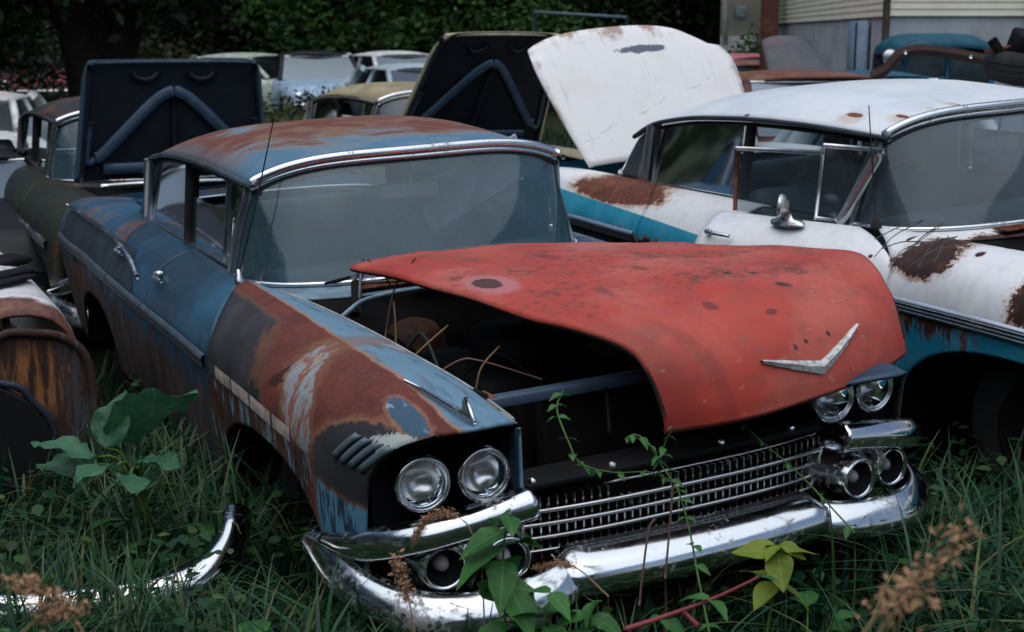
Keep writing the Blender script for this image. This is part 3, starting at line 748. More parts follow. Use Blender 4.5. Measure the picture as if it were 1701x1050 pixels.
# the driver's side wing has been pushed down under the loose hood
for o in list(A.children):
    if o.type != 'MESH' or o.name.split('.')[0] not in ('front_fender', 'headlight_brow', 'fender_inner_edge', 'lamp_recess'): continue
    vv = np.empty(len(o.data.vertices) * 3); o.data.vertices.foreach_get('co', vv); vv = vv.reshape(-1, 3)
    if vv[:, 1].mean() > 0: continue
    k = np.clip((vv[:, 2] - .74) / .16, 0, 1); k = k * k * (3 - 2 * k); g = 1 - np.clip((vv[:, 0] - 1.1) / .8, 0, 1)
    vv[:, 2] -= .075 * k * g; o.data.vertices.foreach_set('co', vv.ravel()); o.data.update()
MB().tube([(.143, .518, z) for z in np.linspace(.66, .860, 8)], .006, 6).build('fender_edge_bead', plain('bead_blue', (.16, .32, .42), .5), A)
# aerials, handle
def aerial(root, base, tip, r=.0032, tilt=None, ballmat=RUBBER):
    MB().lathe([(.024, 0), (.022, .012), (.012, .03), (.007, .05), (.0001, .052)], base, (0, 0, 1), 14).build('antenna_base', ballmat, root)
    p = curve_pts([np.array(base) + (0, 0, .03), (np.array(base) * .5 + np.array(tip) * .5), tip], 12)
    MB().tube(p, np.linspace(r, r * .5, 12), 6).build('antenna', RUBBER, root)
aerial(A, (2.03, .765, .985), (1.965, .60, 1.600), r=.0045, ballmat=CHROME_OLD)
def handle(root, u, sg, z=.93, mat=CHROME):
    y = .925; h = empty('door_handle'); h.parent = root
    MB().tube(curve_pts([(u + .06, sg * (y - .012), z), (u + .045, sg * (y + .022), z + .004), (u, sg * (y + .034), z + .003), (u - .06, sg * (y + .030), z), (u - .085, sg * (y + .022), z - .004)], 14), [.012] * 4 + [.009] * 6 + [.008] * 4, 8).build('grip', mat, h)
    MB().lathe([(.016, 0), (.015, .02), (.0001, .028)], (u + .055, sg * (y - .006), z), (0, sg, 0), 12).build('push_button', mat, h)
handle(A, 2.66, 1, .925); handle(A, 3.46, 1, .92); handle(A, 2.66, -1, .925)
# wing-shaped bright tip of the rear sculpture
MB().tube(curve_pts([(3.02, .956, .868), (3.25, .945, .93), (3.7, .93, .958), (4.3, .93, .965), (4.95, .93, .955)], 24), np.linspace(.012, .008, 24), 8).build('fin_moulding', CHROME_OLD, A)
P = np.array([[(u, herm(US, CT, u)[0][5, 0] - .002 + .004, z) for z in np.linspace(.80, .80 + min(.14, .5 * (u - 3.02)), 4)] for u in np.linspace(3.05, 4.95, 16)])
for i in range(16):
    for j in range(4): P[i, j, 1] = surf_y(P[i, j, 0], P[i, j, 2]) + .006
MB().grid(P).build('rear_cove', plain('cove_dark', (.028, .040, .055), .5), A)
# driver side sun visor hanging loose
v = MB().box((0, 0, 0), (.012, .52, .19)).build('sun_visor', CARDB, A, bevel=.006); v.location = (2.23, -.33, 1.24); v.rotation_euler = (R(-27), R(-8), 0)
MB().tube([(2.12, -.60, 1.35), (2.14, -.48, 1.33)], .006, 6).build('visor_rod', CHROME_OLD, A)
# wiper
MB().tube([(1.80, .50, .985), (1.86, .30, .995), (1.83, .02, 1.0)], .006, 6).build('wiper_arm', BLACK, A)
# -------- engine bay
bay = BLACK
for sg in (1, -1):
    P = np.array([[(u, sg * (.545 + .05 * (u - .3) / 1.4 - .10 * s), .93 - .42 * s - .01) for s in np.linspace(0, 1, 5)] for u in np.linspace(.30, 1.68, 8)])
    MB().grid(P).build('inner_fender', bay, A, solid=.01)
MB().box((.98, 0, .36), (1.35, 1.1, .03)).build('bay_floor', DARK, A)
cs = empty('core_support'); cs.parent = A
MB().box((.46, 0, .845), (.05, 1.14, .035)).build('top_bar', plain('core_blue', (.05, .08, .12), .5), cs, bevel=.006)
for sg in (1, -1): MB().box((.46, sg * .53, .66), (.04, .05, .36)).build('upright', BLACK, cs)
MB().box((.53, -.05, .62), (.06, .62, .42)).build('radiator', DARK, A, bevel=.01)
MB().box((.485, .50, .850), (.09, .12, .03)).build('core_bracket', RUSTM, A, bevel=.005)
eng = empty('engine'); eng.parent = A
MB().box((1.12, 0, .58), (.72, .42, .34)).build('block', DARK, eng, bevel=.03)
for sg in (1, -1): MB().box((1.12, sg * .21, .72), (.60, .16, .12)).build('valve_cover', BLACK, eng, bevel=.03)
MB().lathe([(.06, -.06), (.06, .0), (.20, .0), (.21, .015), (.20, .075), (.17, .09), (.02, .095), (.0001, .11)], (1.12, 0, .80), (0, 0, 1), 28).build('air_cleaner', BLACK, eng)
MB().lathe([(.10, 0), (.10, .10), (.09, .13), (.0001, .14)], (.82, .02, .66), (-1, 0, .1), 20).build('pulley', DARK, eng)
MB().lathe([(.20, -.06), (.205, .02), (.19, .07), (.15, .115), (.08, .14), (.0001, .148)], (1.63, .22, .70), (-.25, .1, 1), 28, .62, .62).build('heater_blower', aged('blower_rust', (.07, .035, .025), rust=.5, rough=.8), A)
b = MB(); b.tube(curve_pts([(1.60, .55, .86), (1.55, .50, .925), (1.575, .40, .955), (1.60, .1, .962), (1.60, -.1, .965)], 24), .016, 8, flat=(1, .6))
b.build('bay_seal_rail', plain('rail_blue', (.26, .36, .46), .45), A)
for k in range(9):
    p0 = np.array([random.uniform(.6, 1.5), random.uniform(-.35, .4), random.uniform(.72, .8)]); p1 = p0 + (random.uniform(-.35, .35), random.uniform(-.3, .3), random.uniform(.0, .08)); m = (p0 + p1) / 2 + (0, 0, random.uniform(.05, .14))
    MB().tube(curve_pts([p0, m, p1], 14), .006, 6).build('ignition_wire', BLACK if k % 3 else plain('hose_grey', (.08, .10, .11), .5), eng)
# hood hinge standing at the rear corner of the bay
hg = empty('hood_hinge'); hg.parent = A
MB().tube([(1.60, .445, .90), (1.69, .40, .985), (1.80, .345, 1.055)], .014, 6, flat=(.5, 1.4)).build('hinge_arm', mA['rail'], hg)
MB().tube([(1.70, .42, .88), (1.72, .40, .96), (1.80, .33, 1.05)], .011, 6, flat=(.5, 1.4)).build('hinge_link', mA['rail'], hg)
MB().tube(curve_pts([(1.58, .47, .90), (1.66, .43, .95), (1.74, .40, .985)], 10), .018, 8).build('hinge_spring', DARK, hg)

# ------------------------------------------------------------------ red hood lying skewed over the bay
def red_extra(t, c, rm):
    x, y, z = t.xyz
    n = t.noise(3.5, 6, .68); nf = t.noise(26, 5, .72)
    c = t.mix((.43, .052, .034), (.47, .105, .075), t.noise(2.3, 5, .6, .3).ss(.42, .62) * .9)
    c = t.mix(c, (.30, .030, .022), t.noise(1.8, 4, .6, P=t.scaled((1, 1, 1), (4, 2, 9))).ss(.52, .68) * .7)
    mott = (nf * .6 + n * .4).ss(.49, .62); mid = x.ss(.18, .45) * x.ss(1.45, 1.05)
    c = t.mix(c, (.13, .050, .034), mott * mid * .85); c = t.mix(c, (.20, .075, .06), t.noise(11, 6, .75, P=t.scaled((1, .7, 1), (9, 1, 2))).ss(.50, .66) * .45)
    c = t.mix(c, (.20, .10, .06), t.noise(8, 6, .75, P=t.scaled((.7, 1.6, 1))).ss(.55, .72) * x.ss(.30, .6) * .6)
    # rust patch with pinkish primer round it
    c = t.mix(c, (.44, .17, .18), t.ell(.865, .575, .12, .080, (0, 1), rag=.3, scale=11, soft=.2) * .8)
    c = t.mix(c, (.085, .032, .026), t.ell(.875, .585, .065, .045, (0, 1), rag=.3, scale=18, soft=.08))
    # holes and scars left by the old ornament along the middle
    for cx, cy, rx, ry, k in ((.43, -.05, .020, .010, .9), (.406, -.135, .020, .012, .9), (.242, -.116, .018, .030, .9), (.252, .172, .032, .018, .6), (.136, .03, .012, .020, .7), (.04, -.117, .006, .008, .9), (.03, .028, .006, .007, .9), (.035, -.02, .005, .008, .9), (.70, .10, .05, .012, .5), (.86, -.05, .06, .03, .4), (.33, -.25, .05, .03, .4), (1.1, .2, .08, .03, .4), (.55, .35, .05, .02, .35)):
        c = t.mix(c, (.035, .018, .016), t.ell(cx, cy, rx, ry, (0, 1), rag=.6, scale=.55 / rx, soft=.25) * k)
    c = t.mix(c, (.06, .03, .026), (t.ell(.10, .33, .16, .022, (0, 1), rag=.8, scale=13, soft=.5, ang=.35) * .28).max(t.ell(.16, .47, .22, .05, (0, 1), rag=.9, scale=8, soft=.6, ang=.25) * .2))
    c = t.mix(c, (.50, .20, .17), t.noise(30, 3, .6, P=t.scaled((3, .6, 1), (2, 0, 0))).ss(.66, .72) * x.ss(.5, .1) * .6)
    # darker corner at the driver's side tip
    c = t.mix(c, (.06, .022, .018), t.ell(.12, -.66, .10, .05, (0, 1), rag=.5, scale=14, soft=.25) * .8)
    return c, mott * mid * .5
RED = aged('hood_faded_red', (.42, .08, .06), rust=0, rough=.52, speck=.9, dirt=.22, streak=False, extra=red_extra, coat=.1)
H = empty('car_hood', (.882, 4.129, .962), (R(-6.79), R(-5.96), R(122.72)))
tag(H, 'faded red sheet metal hood with silver V emblem lying skewed over the engine bay', 'car hood')
HP = np.array([(1.52, -.015), (1.30, .010), (1.0, .030), (.7, .042), (.45, .042), (.28, .034), (.16, .012), (.07, -.035), (.015, -.095), (-.02, -.165), (-.035, -.225)])
hs = np.linspace(0, 1, len(HP))
def hood_pt(s, t):
    u, z = herm(hs, HP, s)[0]
    hw = float(np.interp(u, [-.06, .1, .5, 1.0, 1.52], [.489, .509, .643, .705, .768]))
    bow = .10 * abs(t) ** 2.2 * float(np.interp(u, [0, .5], [1, 0]))
    y = hw * t
    a = abs(t)
    z -= .013 * a ** 2.4 + .012 * max(0, (a - .95) / .05) ** 2 * float(np.interp(u, [-.06, .15, .35], [.1, .5, 1])) + .248 * max(0, (1 - t) / 2) ** 1.5 * float(np.interp(u, [.3, 1.5], [0, 1]))
    z += .004 * math.sin(y * 9 + u * 7) * math.sin(u * 8 - y * 4)
    # raised wind-split: a flat-topped ridge that widens towards the front
    rw = float(np.interp(u, [.05, .30, 1.3], [.13, .12, .05])); k = float(np.interp(u, [.10, .26, .6, 1.3], [0, 1, .8, 0]))
    z += .013 * k / (1 + math.exp((abs(y) - rw) / .010))
    z += .006 * float(np.exp(-((abs(a - .62)) / .05) ** 2)) * float(np.interp(u, [.1, .3], [0, 1]))
    return np.array([u + bow, y, z])
HGRID = np.array([[hood_pt(s, t) for t in np.linspace(-1, 1, 71)] for s in np.linspace(0, 1, 74)])
MB().grid(HGRID, flip=True).build('hood_skin', RED, H, solid=.006, offset=-1)
UNDER = plain('hood_underside', (.016, .009, .008), .85)
rim = [hood_pt(s, -.985) + (0, 0, -.013) for s in np.linspace(0, .9, 30)]; rim2 = [hood_pt(s, .985) + (0, 0, -.013) for s in np.linspace(0, .9, 30)]
for q in (rim, rim2): MB().tube(q, .009, 6, flat=(1, .9)).build('hood_side_flange', UNDER, H)
MB().tube([hood_pt(0.005, t) + (0, 0, -.013) for t in np.linspace(-.98, .98, 24)], .009, 6).build('hood_rear_flange', UNDER, H)
MB().tube([hood_pt(.995, t) + (.014, 0, -.004) for t in np.linspace(-.99, .99, 40)], .011, 6).build('hood_lip', aged('lip_red', (.16, .035, .03), rust=.6, rough=.6), H)
G = np.array([[hood_pt(s, t) + (0, 0, -.035) for t in np.linspace(-.7, .7, 9)] for s in np.linspace(.1, .6, 9)])
MB().grid(G).build('hood_brace', UNDER, H, solid=.01)
# V emblem
def on_hood(u_t, y, off=.010):
    best = None; t = y / .50
    for s in np.linspace(.5, 1, 160):
        p = hood_pt(s, t)
        if p[2] <= u_t: best = p; break
    return best if best is not None else hood_pt(1, t)
for sg in (1, -1):
    P = []
    for f in np.linspace(0, 1, 14):
        y = -.040 + sg * .205 * f; zc = -.145 + (.058 if sg > 0 else .070) * f; hw = .015 * (1 - f) ** .8 + .004
        a, b_, c_ = on_hood(zc - hw, y), on_hood(zc, y), on_hood(zc + hw, y)
        n = np.array([-.86, 0, .5]); P.append([a, a + n * .008, b_ + n * .016, c_ + n * .008, c_])
    MB().grid(np.array(P)).build('v_emblem_arm', EMBLEM, H, smooth=True, edge=30)

# ------------------------------------------------------------------ B: white over turquoise sedan, trunk open, front door ajar
WHITE = (.70, .71, .72)
def white_extra(t, c, rm):
    x, y, z = t.xyz
    c = t.mix(t.mix((.72, .73, .75), (.55, .60, .66), t.noise(1.6, 5, .6).ss(.46, .64) * .75), (.36, .33, .30), t.noise(6, 6, .72, P=t.scaled((1, 1, .6))).ss(.62, .80) * .6)
    sm = None
    tq = t.mix((.015, .20, .32), (.05, .26, .38), t.noise(5, 5).ss(.4, .65))
    low = (z + (t.noise(30, 2) - .5) * .003).ss(.745, .741)
    c = t.mix(c, tq, low)
    spots = [(1.62, .93, .135, .062), (.98, .87, .16, .115), (1.80, .975, .010, .006), (1.42, .968, .018, .006), (1.88, .91, .009, .006)]
    m = None
    for cx, cz, rx, rz in spots:
        sk = max(15, .5 / rx); h = t.ell(cx, cz, rx * 1.12, rz * 1.2, rag=.5, scale=sk, soft=.14); c = t.mix(c, (.34, .15, .06), h * .75)
        e = t.ell(cx, cz, rx, rz, rag=.5, scale=sk, soft=.05); c = t.mix(c, t.mix((.030, .014, .011), (.085, .030, .02), t.noise(22, 5, .7).ss(.45, .68)), e)
        m = e if m is None else m.max(e)
    # rust bleeding down under the moulding
    dr = t.noise(10, 5, .7, P=t.scaled((2.8, 2.8, .35), (2, 2, 2)))
    d = (z + (dr - .5) * .30).ss(.70, .675) * z.ss(.60, .66) * t.noise(3.2, 3, P=t.scaled((1, 1, .01), (7, 0, 0))).ss(.46, .54)
    d2 = low * (z - .741 + (dr - .40) * .62).ss(-.004, .008) * x.ss(1.20, 1.36)
    c = t.mix(c, t.mix((.06, .022, .014), (.22, .09, .04), t.noise(16, 5).ss(.5, .68)), d2.clamp())
    return c, (m.max(d2.clamp()) if m is not None else d2.clamp())
W_BODY = aged('white_turquoise_paint', WHITE, rust=0, rough=.4, speck=.35, dirt=.18, extra=white_extra, coat=.2)
def quarter_b(t, c, rm):
    x, y, z = t.xyz
    c = t.mix((.72, .73, .75), (.5, .5, .5), t.noise(4, 5).ss(.55, .75) * .5)
    tq = t.mix((.02, .24, .37), (.04, .30, .42), t.noise(5, 5).ss(.4, .65))
    cut = (z + (x - 3.9) * -.055).ss(.893, .889); c = t.mix(c, tq, cut)
    r1 = t.ell(3.90, .955, .42, .055, rag=.35, scale=12, soft=.07); h1 = t.ell(3.90, .955, .47, .07, rag=.35, scale=12, soft=.14)
    c = t.mix(c, (.42, .22, .10), h1 * .7 * cut.ss(.5, .4)); c = t.mix(c, rustcol(t), r1 * cut.ss(.6, .4))
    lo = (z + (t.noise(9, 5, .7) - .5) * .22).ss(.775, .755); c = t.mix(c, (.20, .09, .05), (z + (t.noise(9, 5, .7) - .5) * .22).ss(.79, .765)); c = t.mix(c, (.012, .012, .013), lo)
    return c, r1.max(lo)
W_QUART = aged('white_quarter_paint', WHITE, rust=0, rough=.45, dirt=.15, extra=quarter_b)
def white_roof(t, c, rm):
    c = t.mix((.70, .73, .76), (.60, .65, .70), t.noise(1.4, 5, .6).ss(.45, .65))
    c = t.mix(c, (.30, .27, .23), t.noise(45, 4, .7).ss(.66, .74) * .5)
    m = None
    for cx, cy, rx, ry in ((2.40, .575, .045, .018), (2.18, .50, .04, .016), (2.11, .33, .06, .010), (2.10, .20, .12, .008), (3.05, .668, .018, .008)):
        e = t.ell(cx, cy, rx, ry, (0, 1), rag=.5, scale=26, soft=.12); c = t.mix(c, (.5, .33, .20), t.ell(cx, cy + .02, rx * 1.5, ry * 2.8, (0, 1), rag=.7, scale=20, soft=.4) * .5); c = t.mix(c, (.16, .06, .035), e); m = e if m is None else m.max(e)
    return c, m
W_ROOF = aged('white_roof_paint', WHITE, rust=0, rough=.42, dirt=.10, speck=.3, streak=False, extra=white_roof, coat=.15)
def lid_extra(t, c, rm):
    x, y, z = t.xyz
    c = t.mix((.76, .75, .74), (.70, .66, .62), t.noise(3, 5).ss(.5, .75) * .7)
    e = t.ell(5.43, -.07, .030, .17, (0, 1), rag=.75, scale=17, soft=.05); c = t.mix(c, (.13, .14, .19), e)
    c = t.mix(c, (.45, .30, .2), t.noise(60, 3).ss(.72, .76) * .6)
    c = t.mix(c, (.48, .45, .42), t.noise(9, 6, .7, P=t.scaled((.35, 2.6, 1))).ss(.56, .72) * .5)
    ed = (y.abs() + (t.noise(14, 5, .7) - .5) * .10).ss(.645, .70).max((x + (t.noise(14, 5, .7) - .5) * .10).ss(5.50, 5.56)); c = t.mix(c, (.30, .17, .10), ed * t.noise(7, 4).ss(.48, .62) * .8)
    wl_ = ((y * .35 + x - 5.02 + (t.noise(5, 3) - .5) * .12).abs()).ss(.004, .001) * t.noise(6, 3).ss(.45, .55); c = t.mix(c, (.4, .36, .32), wl_ * .7)
    return c, e
W_LID = aged('white_lid_paint', WHITE, rust=0, rough=.45, dirt=.05, speck=.2, streak=False, extra=lid_extra)
POSE_B = ((3.155, 4.374, .072), (117.1, -.5, -3.4))
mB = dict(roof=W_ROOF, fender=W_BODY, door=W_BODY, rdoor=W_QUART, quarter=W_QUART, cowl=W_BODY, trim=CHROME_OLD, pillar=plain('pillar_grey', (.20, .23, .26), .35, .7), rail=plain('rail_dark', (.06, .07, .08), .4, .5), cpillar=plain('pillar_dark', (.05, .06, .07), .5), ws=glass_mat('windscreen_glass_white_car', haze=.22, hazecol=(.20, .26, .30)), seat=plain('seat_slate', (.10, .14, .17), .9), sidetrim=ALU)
Bc = car_root('junked_car', 'white and turquoise sedan with its front door ajar and trunk lid raised', POSE_B)
body(Bc, mB, skip=('front_doorR',)); greenhouse(Bc, mB, front_glass=False); interior(Bc, mB); cowl(Bc, mB); dark_hull(Bc); side_trim(Bc, mB, skip=('front_doorR', 'rear_doorR'))
for u in (ARCH_F[0], ARCH_R[0]):
    for sg in (1, -1): wheel(Bc, u, sg)
front_face(Bc, dict(mB, fender=W_BODY), grille=False, bumper=False)
aerial(Bc, (2.03, .775, .985), (2.143, .72, 1.475), r=.0045)
MB().box((.98, 0, .40), (1.35, 1.1, .03)).build('bay_floor', DARK, Bc)
MB().box((1.12, 0, .62), (.72, .62, .36)).build('engine', DARK, Bc, bevel=.05)
# raised trunk lid
P = deck(None, None, raised=True)
LW = []
for i, s in enumerate(np.linspace(0, 1, 22)):
    row = []
    for t in np.linspace(-1, 1, 31):
        hw = .60 + .11 * math.sin(PI * min(1, s * 1.05) * .5) - ((.02 if t > 0 else .22) * max(0, (s - .66) / .34) ** 2.4)
        u = 4.66 + .90 * s + .06 * (1 - abs(t) ** 2) * s
        row.append((u - (.05 if s > .9 else 0) * abs(t) ** 6, hw * t, .985 + .022 * (1 - t ** 4) - .03 * s ** 4))
    LW.append(row)
lid = MB().grid(np.array(LW)).build('trunk_lid', W_LID, Bc, solid=.016)
an = R(-53); piv = Vector((4.66, 0, .985))
lid.matrix_local = Matrix.Translation(piv) @ Matrix.Rotation(an, 4, 'Y') @ Matrix.Translation(-piv)
# door ajar, with its frame and quarter light
dr = empty('front_door', (1.80, .93, 0), (0, 0, R(0))); dr.parent = Bc
DOOR_ANG = R(13)
dr.matrix_local = Matrix.Translation((1.82, .92, .0)) @ Matrix.Rotation(DOOR_ANG, 4, 'Z') @ Matrix.Translation((-1.82, -.92, -.0))
skin = side_panel('fd', lambda t: USEAM(t) + .004, lambda t: 2.80 + 0 * t, 1, 27, 44).build('door_skin', W_BODY, dr, solid=.03)
fm = plain('door_frame_bright', (.42, .44, .46), .3, .9)
def dpt(u, z): return np.array([u, .705 - .045 * (z - .98) / .36, z])
wf = [(2.80, .99), (2.815, 1.25), (2.80, 1.272), (2.6, 1.279), (2.30, 1.283)]
MB().tube([dpt(2.775, .985), dpt(2.79, 1.26)], .010, 6).build('window_rear_channel', RUSTM, dr)
MB().tube([dpt(u, z) for u, z in ((2.79, 1.262), (2.55, 1.266), (2.30, 1.268))], .011, 6).build('window_top_channel', fm, dr)
MB().tube(curve_pts([dpt(2.02, 1.29), dpt(2.10, 1.15), dpt(2.17, 1.02), dpt(2.20, .985)], 14), .020, 8, flat=(.7, 1.3)).build('quarter_light_post', fm, dr)
MB().tube([dpt(2.01, 1.295), dpt(2.15, 1.298), dpt(2.305, 1.30)], .012, 6).build('quarter_light_top', fm, dr)
MB().tube([dpt(2.305, 1.30), dpt(2.32, .985)], .010, 6).build('quarter_light_bar', fm, dr)
MB().tube([dpt(2.19, .992), dpt(2.32, .992)], .010, 6).build('quarter_light_sill', fm, dr)
MB().add([dpt(2.31, 1.26), dpt(2.785, 1.255), dpt(2.77, .985), dpt(2.33, .985)], [(0, 1, 2, 3)]).build('door_glass', GLASS, dr)
MB().add([dpt(2.03, 1.29), dpt(2.30, 1.29), dpt(2.315, .99), dpt(2.19, .99)], [(0, 1, 2, 3)]).build('quarter_light_glass', GLASS, dr)
handle(dr, 2.68, 1, .925)
mr = empty('door_mirror'); mr.parent = dr
MB().lathe([(.075, 0), (.07, .012), (.03, .022), (.022, .05)], (2.36, .845, .985), (0, .25, 1), 20, sx=1.2, sy=.5).build('mirror_foot', CHROME_OLD, mr)
MB().lathe([(.0001, -.035), (.03, -.03), (.05, -.012), (.055, 0), (.05, .004), (.0001, .006)], (2.38, .865, 1.06), (.9, .45, .05), 22).build('mirror_head', CHROME_OLD, mr)
MB().tube([(2.36, .85, 1.01), (2.365, .857, 1.055)], .016, 8).build('mirror_stem', CHROME_OLD, mr)
# chrome blade with ribs along the wing
for k in range(3):
    us = np.linspace(.60, 1.74, 20); MB().tube([(u, herm(US, CT, u)[0][5, 0] + .018, herm(US, CT, u)[0][5, 1] - .018 + .014 * k) for u in us], .003, 5).build('moulding_rib', CHROME_OLD, Bc)

# ------------------------------------------------------------------ raised hoods seen from below
def raised_hood(root, L, wb, wt, ang, mat_in, mat_out, rib, spread=1.0, hinge=(1.72, 0, .985), corner=.10, yoff=0.0):
    h = empty('hood'); h.parent = root
    n, m = 18, 25; P = []
    for s in np.linspace(0, 1, n):
        row = []
        for t in np.linspace(-1, 1, m):
            hw = wb + (wt - wb) * s - corner * max(0, (s - .80) / .20) ** 3
            row.append((-L * s, hw * t + yoff * s, .035 * (1 - abs(t) ** 3) - .05 * max(0, s - .7) ** 2 * 4))
        P.append(row)
    P = np.array(P)
    MB().grid(P).build('skin', mat_out, h, solid=.004, offset=0)
    Q = P.copy(); Q[..., 2] -= .007
    MB().grid(Q[:, 1:-1]).build('inner_panel', mat_in, h)
    def q(s, t, d=-.03):
        hw = wb + (wt - wb) * s; return np.array((-L * s, hw * t + yoff * s, .03 * (1 - abs(t) ** 3) + d))
    for sg in (1, -1):
        MB().tube(curve_pts([q(.20, sg * .80), q(.24, sg * .72), q(.62, sg * .26), q(.72, sg * .08), q(.735, 0)], 24), .040, 8, flat=(1, .38)).build('brace', rib, h)
        MB().tube([q(s, sg * .93, -.02) for s in np.linspace(0, .97, 12)], .034, 8, flat=(.45, 1)).build('edge_flange', mat_in, h)
        MB().tube(curve_pts([q(.20, sg * .80), q(.16, sg * .86), q(.22, sg * .90), q(.50, sg * .88)], 14), .022, 8, flat=(1, .5)).build('corner_brace', rib, h)
        MB().tube(curve_pts([q(.90, sg * .15), q(.84, sg * .25), q(.84, sg * .38), q(.90, sg * .48)], 12), .018, 8, flat=(1, .5)).build('brace_loop', mat_in, h)
    MB().tube([q(.10, t) for t in np.linspace(-.72, .72, 10)], .040, 8, flat=(1, .40)).build('cross_brace', rib, h)
    MB().tube([q(s, 0) for s in np.linspace(.1, .7, 6)], .018, 6).build('centre_brace', mat_in, h)
    MB().tube([q(.98, t, -.012) for t in np.linspace(-.9, .9, 14)], .016, 6).build('front_flange', mat_out, h)
    h.location = hinge; h.rotation_euler = (0, ang, 0)
    return h
HIN = plain('hood_inner_navy', (.010, .014, .022), .5); HRIB = plain('hood_rib_navy', (.035, .065, .11), .38, spec=.6)
# C: dull olive sedan nose to tail behind the blue one
OLIVE = aged('olive_blue_paint', (.022, .027, .013), rust=.40, alt=(.014, .024, .032), altamt=.42, rough=.5, grain=1.5)
C_ROOF = aged('roof_brown_grey', (.030, .036, .042), rust=.5, alt=(.06, .038, .028), altamt=.5, rough=.6)
mC = dict(roof=C_ROOF, fender=OLIVE, door=OLIVE, rdoor=OLIVE, quarter=OLIVE, cowl=C_ROOF, cpillar=OLIVE, rail=plain('dull_rail_two', (.05, .055, .06), .5, .4))
Cc = car_root('junked_car', 'dull olive sedan nose to tail behind the blue one, dark hood raised', ((-1.62, 8.56, -.29), (115.6, 0, 0))); Cc.scale = (1.1,) * 3
body(Cc, mC, detail=False); greenhouse(Cc, mC, detail=False); interior(Cc, mC, detail=False); cowl(Cc, mC); dark_hull(Cc); side_trim(Cc, mC); front_face(Cc, mC)
raised_hood(Cc, .78, .64, .56, R(80), HIN, plain('hood_outer_navy', (.06, .10, .14), .5), HRIB, corner=.03)
for u in (ARCH_F[0], ARCH_R[0]): wheel(Cc, u, 1); wheel(Cc, u, -1)
MB().tube(curve_pts([(1.5, .50, .97), (1.3, .2, 1.0), (1.25, -.2, 1.0), (1.4, -.5, .98)], 20), .022, 8).build('bay_chrome_rail', CHROME, Cc)
deck(Cc, OLIVE)
# D: cream sedan behind, hood up
CREAM = aged('cream_roof_paint', (.40, .34, .20), rust=.30, alt=(.20, .165, .11), altamt=.5, rough=.55, grain=4)
CREAM2 = aged('cream_body_paint', (.34, .30, .20), rust=.4, rough=.5)
mD = dict(roof=CREAM, fender=CREAM2, door=CREAM2, rdoor=CREAM2, quarter=CREAM2, cowl=CREAM2, cpillar=CREAM2, ws=glass_mat('windscreen_glass_cream_car', haze=.3, hazecol=(.22, .28, .32)), glass=glass_mat('dim_glass', tint=(.25, .28, .28), haze=.1))
Dc = car_root('junked_car', 'cream roofed sedan behind the blue one, its dark hood raised', ((.38, 11.16, -.20), (117.6, 0, 0))); Dc.scale = (1, 1, 1.06)
body(Dc, mD, detail=False); greenhouse(Dc, mD, detail=False); interior(Dc, mD, detail=False); cowl(Dc, mD); dark_hull(Dc); front_face(Dc, mD); side_trim(Dc, mD); deck(Dc, CREAM2)
raised_hood(Dc, 1.06, .76, .60, R(61), HIN, plain('hood_outer_cream', (.55, .50, .34), .5), HRIB, corner=.10, yoff=-.12)
for u in (ARCH_F[0], ARCH_R[0]): wheel(Dc, u, 1); wheel(Dc, u, -1)
# ------------------------------------------------------------------ ground and woods bank
def gz(x, y):
    x = np.asarray(x, float); y = np.asarray(y, float)
    s = lambda a, b, v: (lambda t: t * t * (3 - 2 * t))(np.clip((v - a) / (b - a), 0, 1))
    z = (-.22 * s(4.5, 8.5, y) + .22 * s(15, 22, y)) * (1 - s(.8, 2.6, x))
    z = z + .5 * s(8, 14, y) * s(-3.2, -1.9, x) * 0 + 2.6 * s(31, 46, y) * (1 - s(2, 9, x)) + 10 * s(42, 70, y)
    return z + .025 * np.sin(x * 2.1 + y * 1.3) + .02 * np.sin(x * 4.7 - y * 3.1)
def ground_mat():
    t = Mt('weedy_earth'); n = t.noise(1.3, 6, .65); f = t.noise(14, 6, .7)
    c = t.mix((.020, .030, .012), (.035, .030, .020), n.ss(.45, .62)); c = t.mix(c, (.012, .014, .008), f.ss(.55, .7) * .8)
    t.set('Base Color', c); t.set('Roughness', .95); t.set('Specular IOR Level', .1); t.bump(f, .8, .05); return t.m
GX = np.concatenate([np.linspace(-60, -8, 20), np.linspace(-7.4, 9.4, 57), np.linspace(10, 60, 20)]); GYY = np.concatenate([np.linspace(-30, 0, 8), np.linspace(.6, 26, 70), np.linspace(27, 110, 40)])
XX, YY = np.meshgrid(GX, GYY, indexing='ij')
tag(MB().grid(np.stack([XX, YY, gz(XX, YY)], -1)).build('ground', ground_mat()), kind='structure')

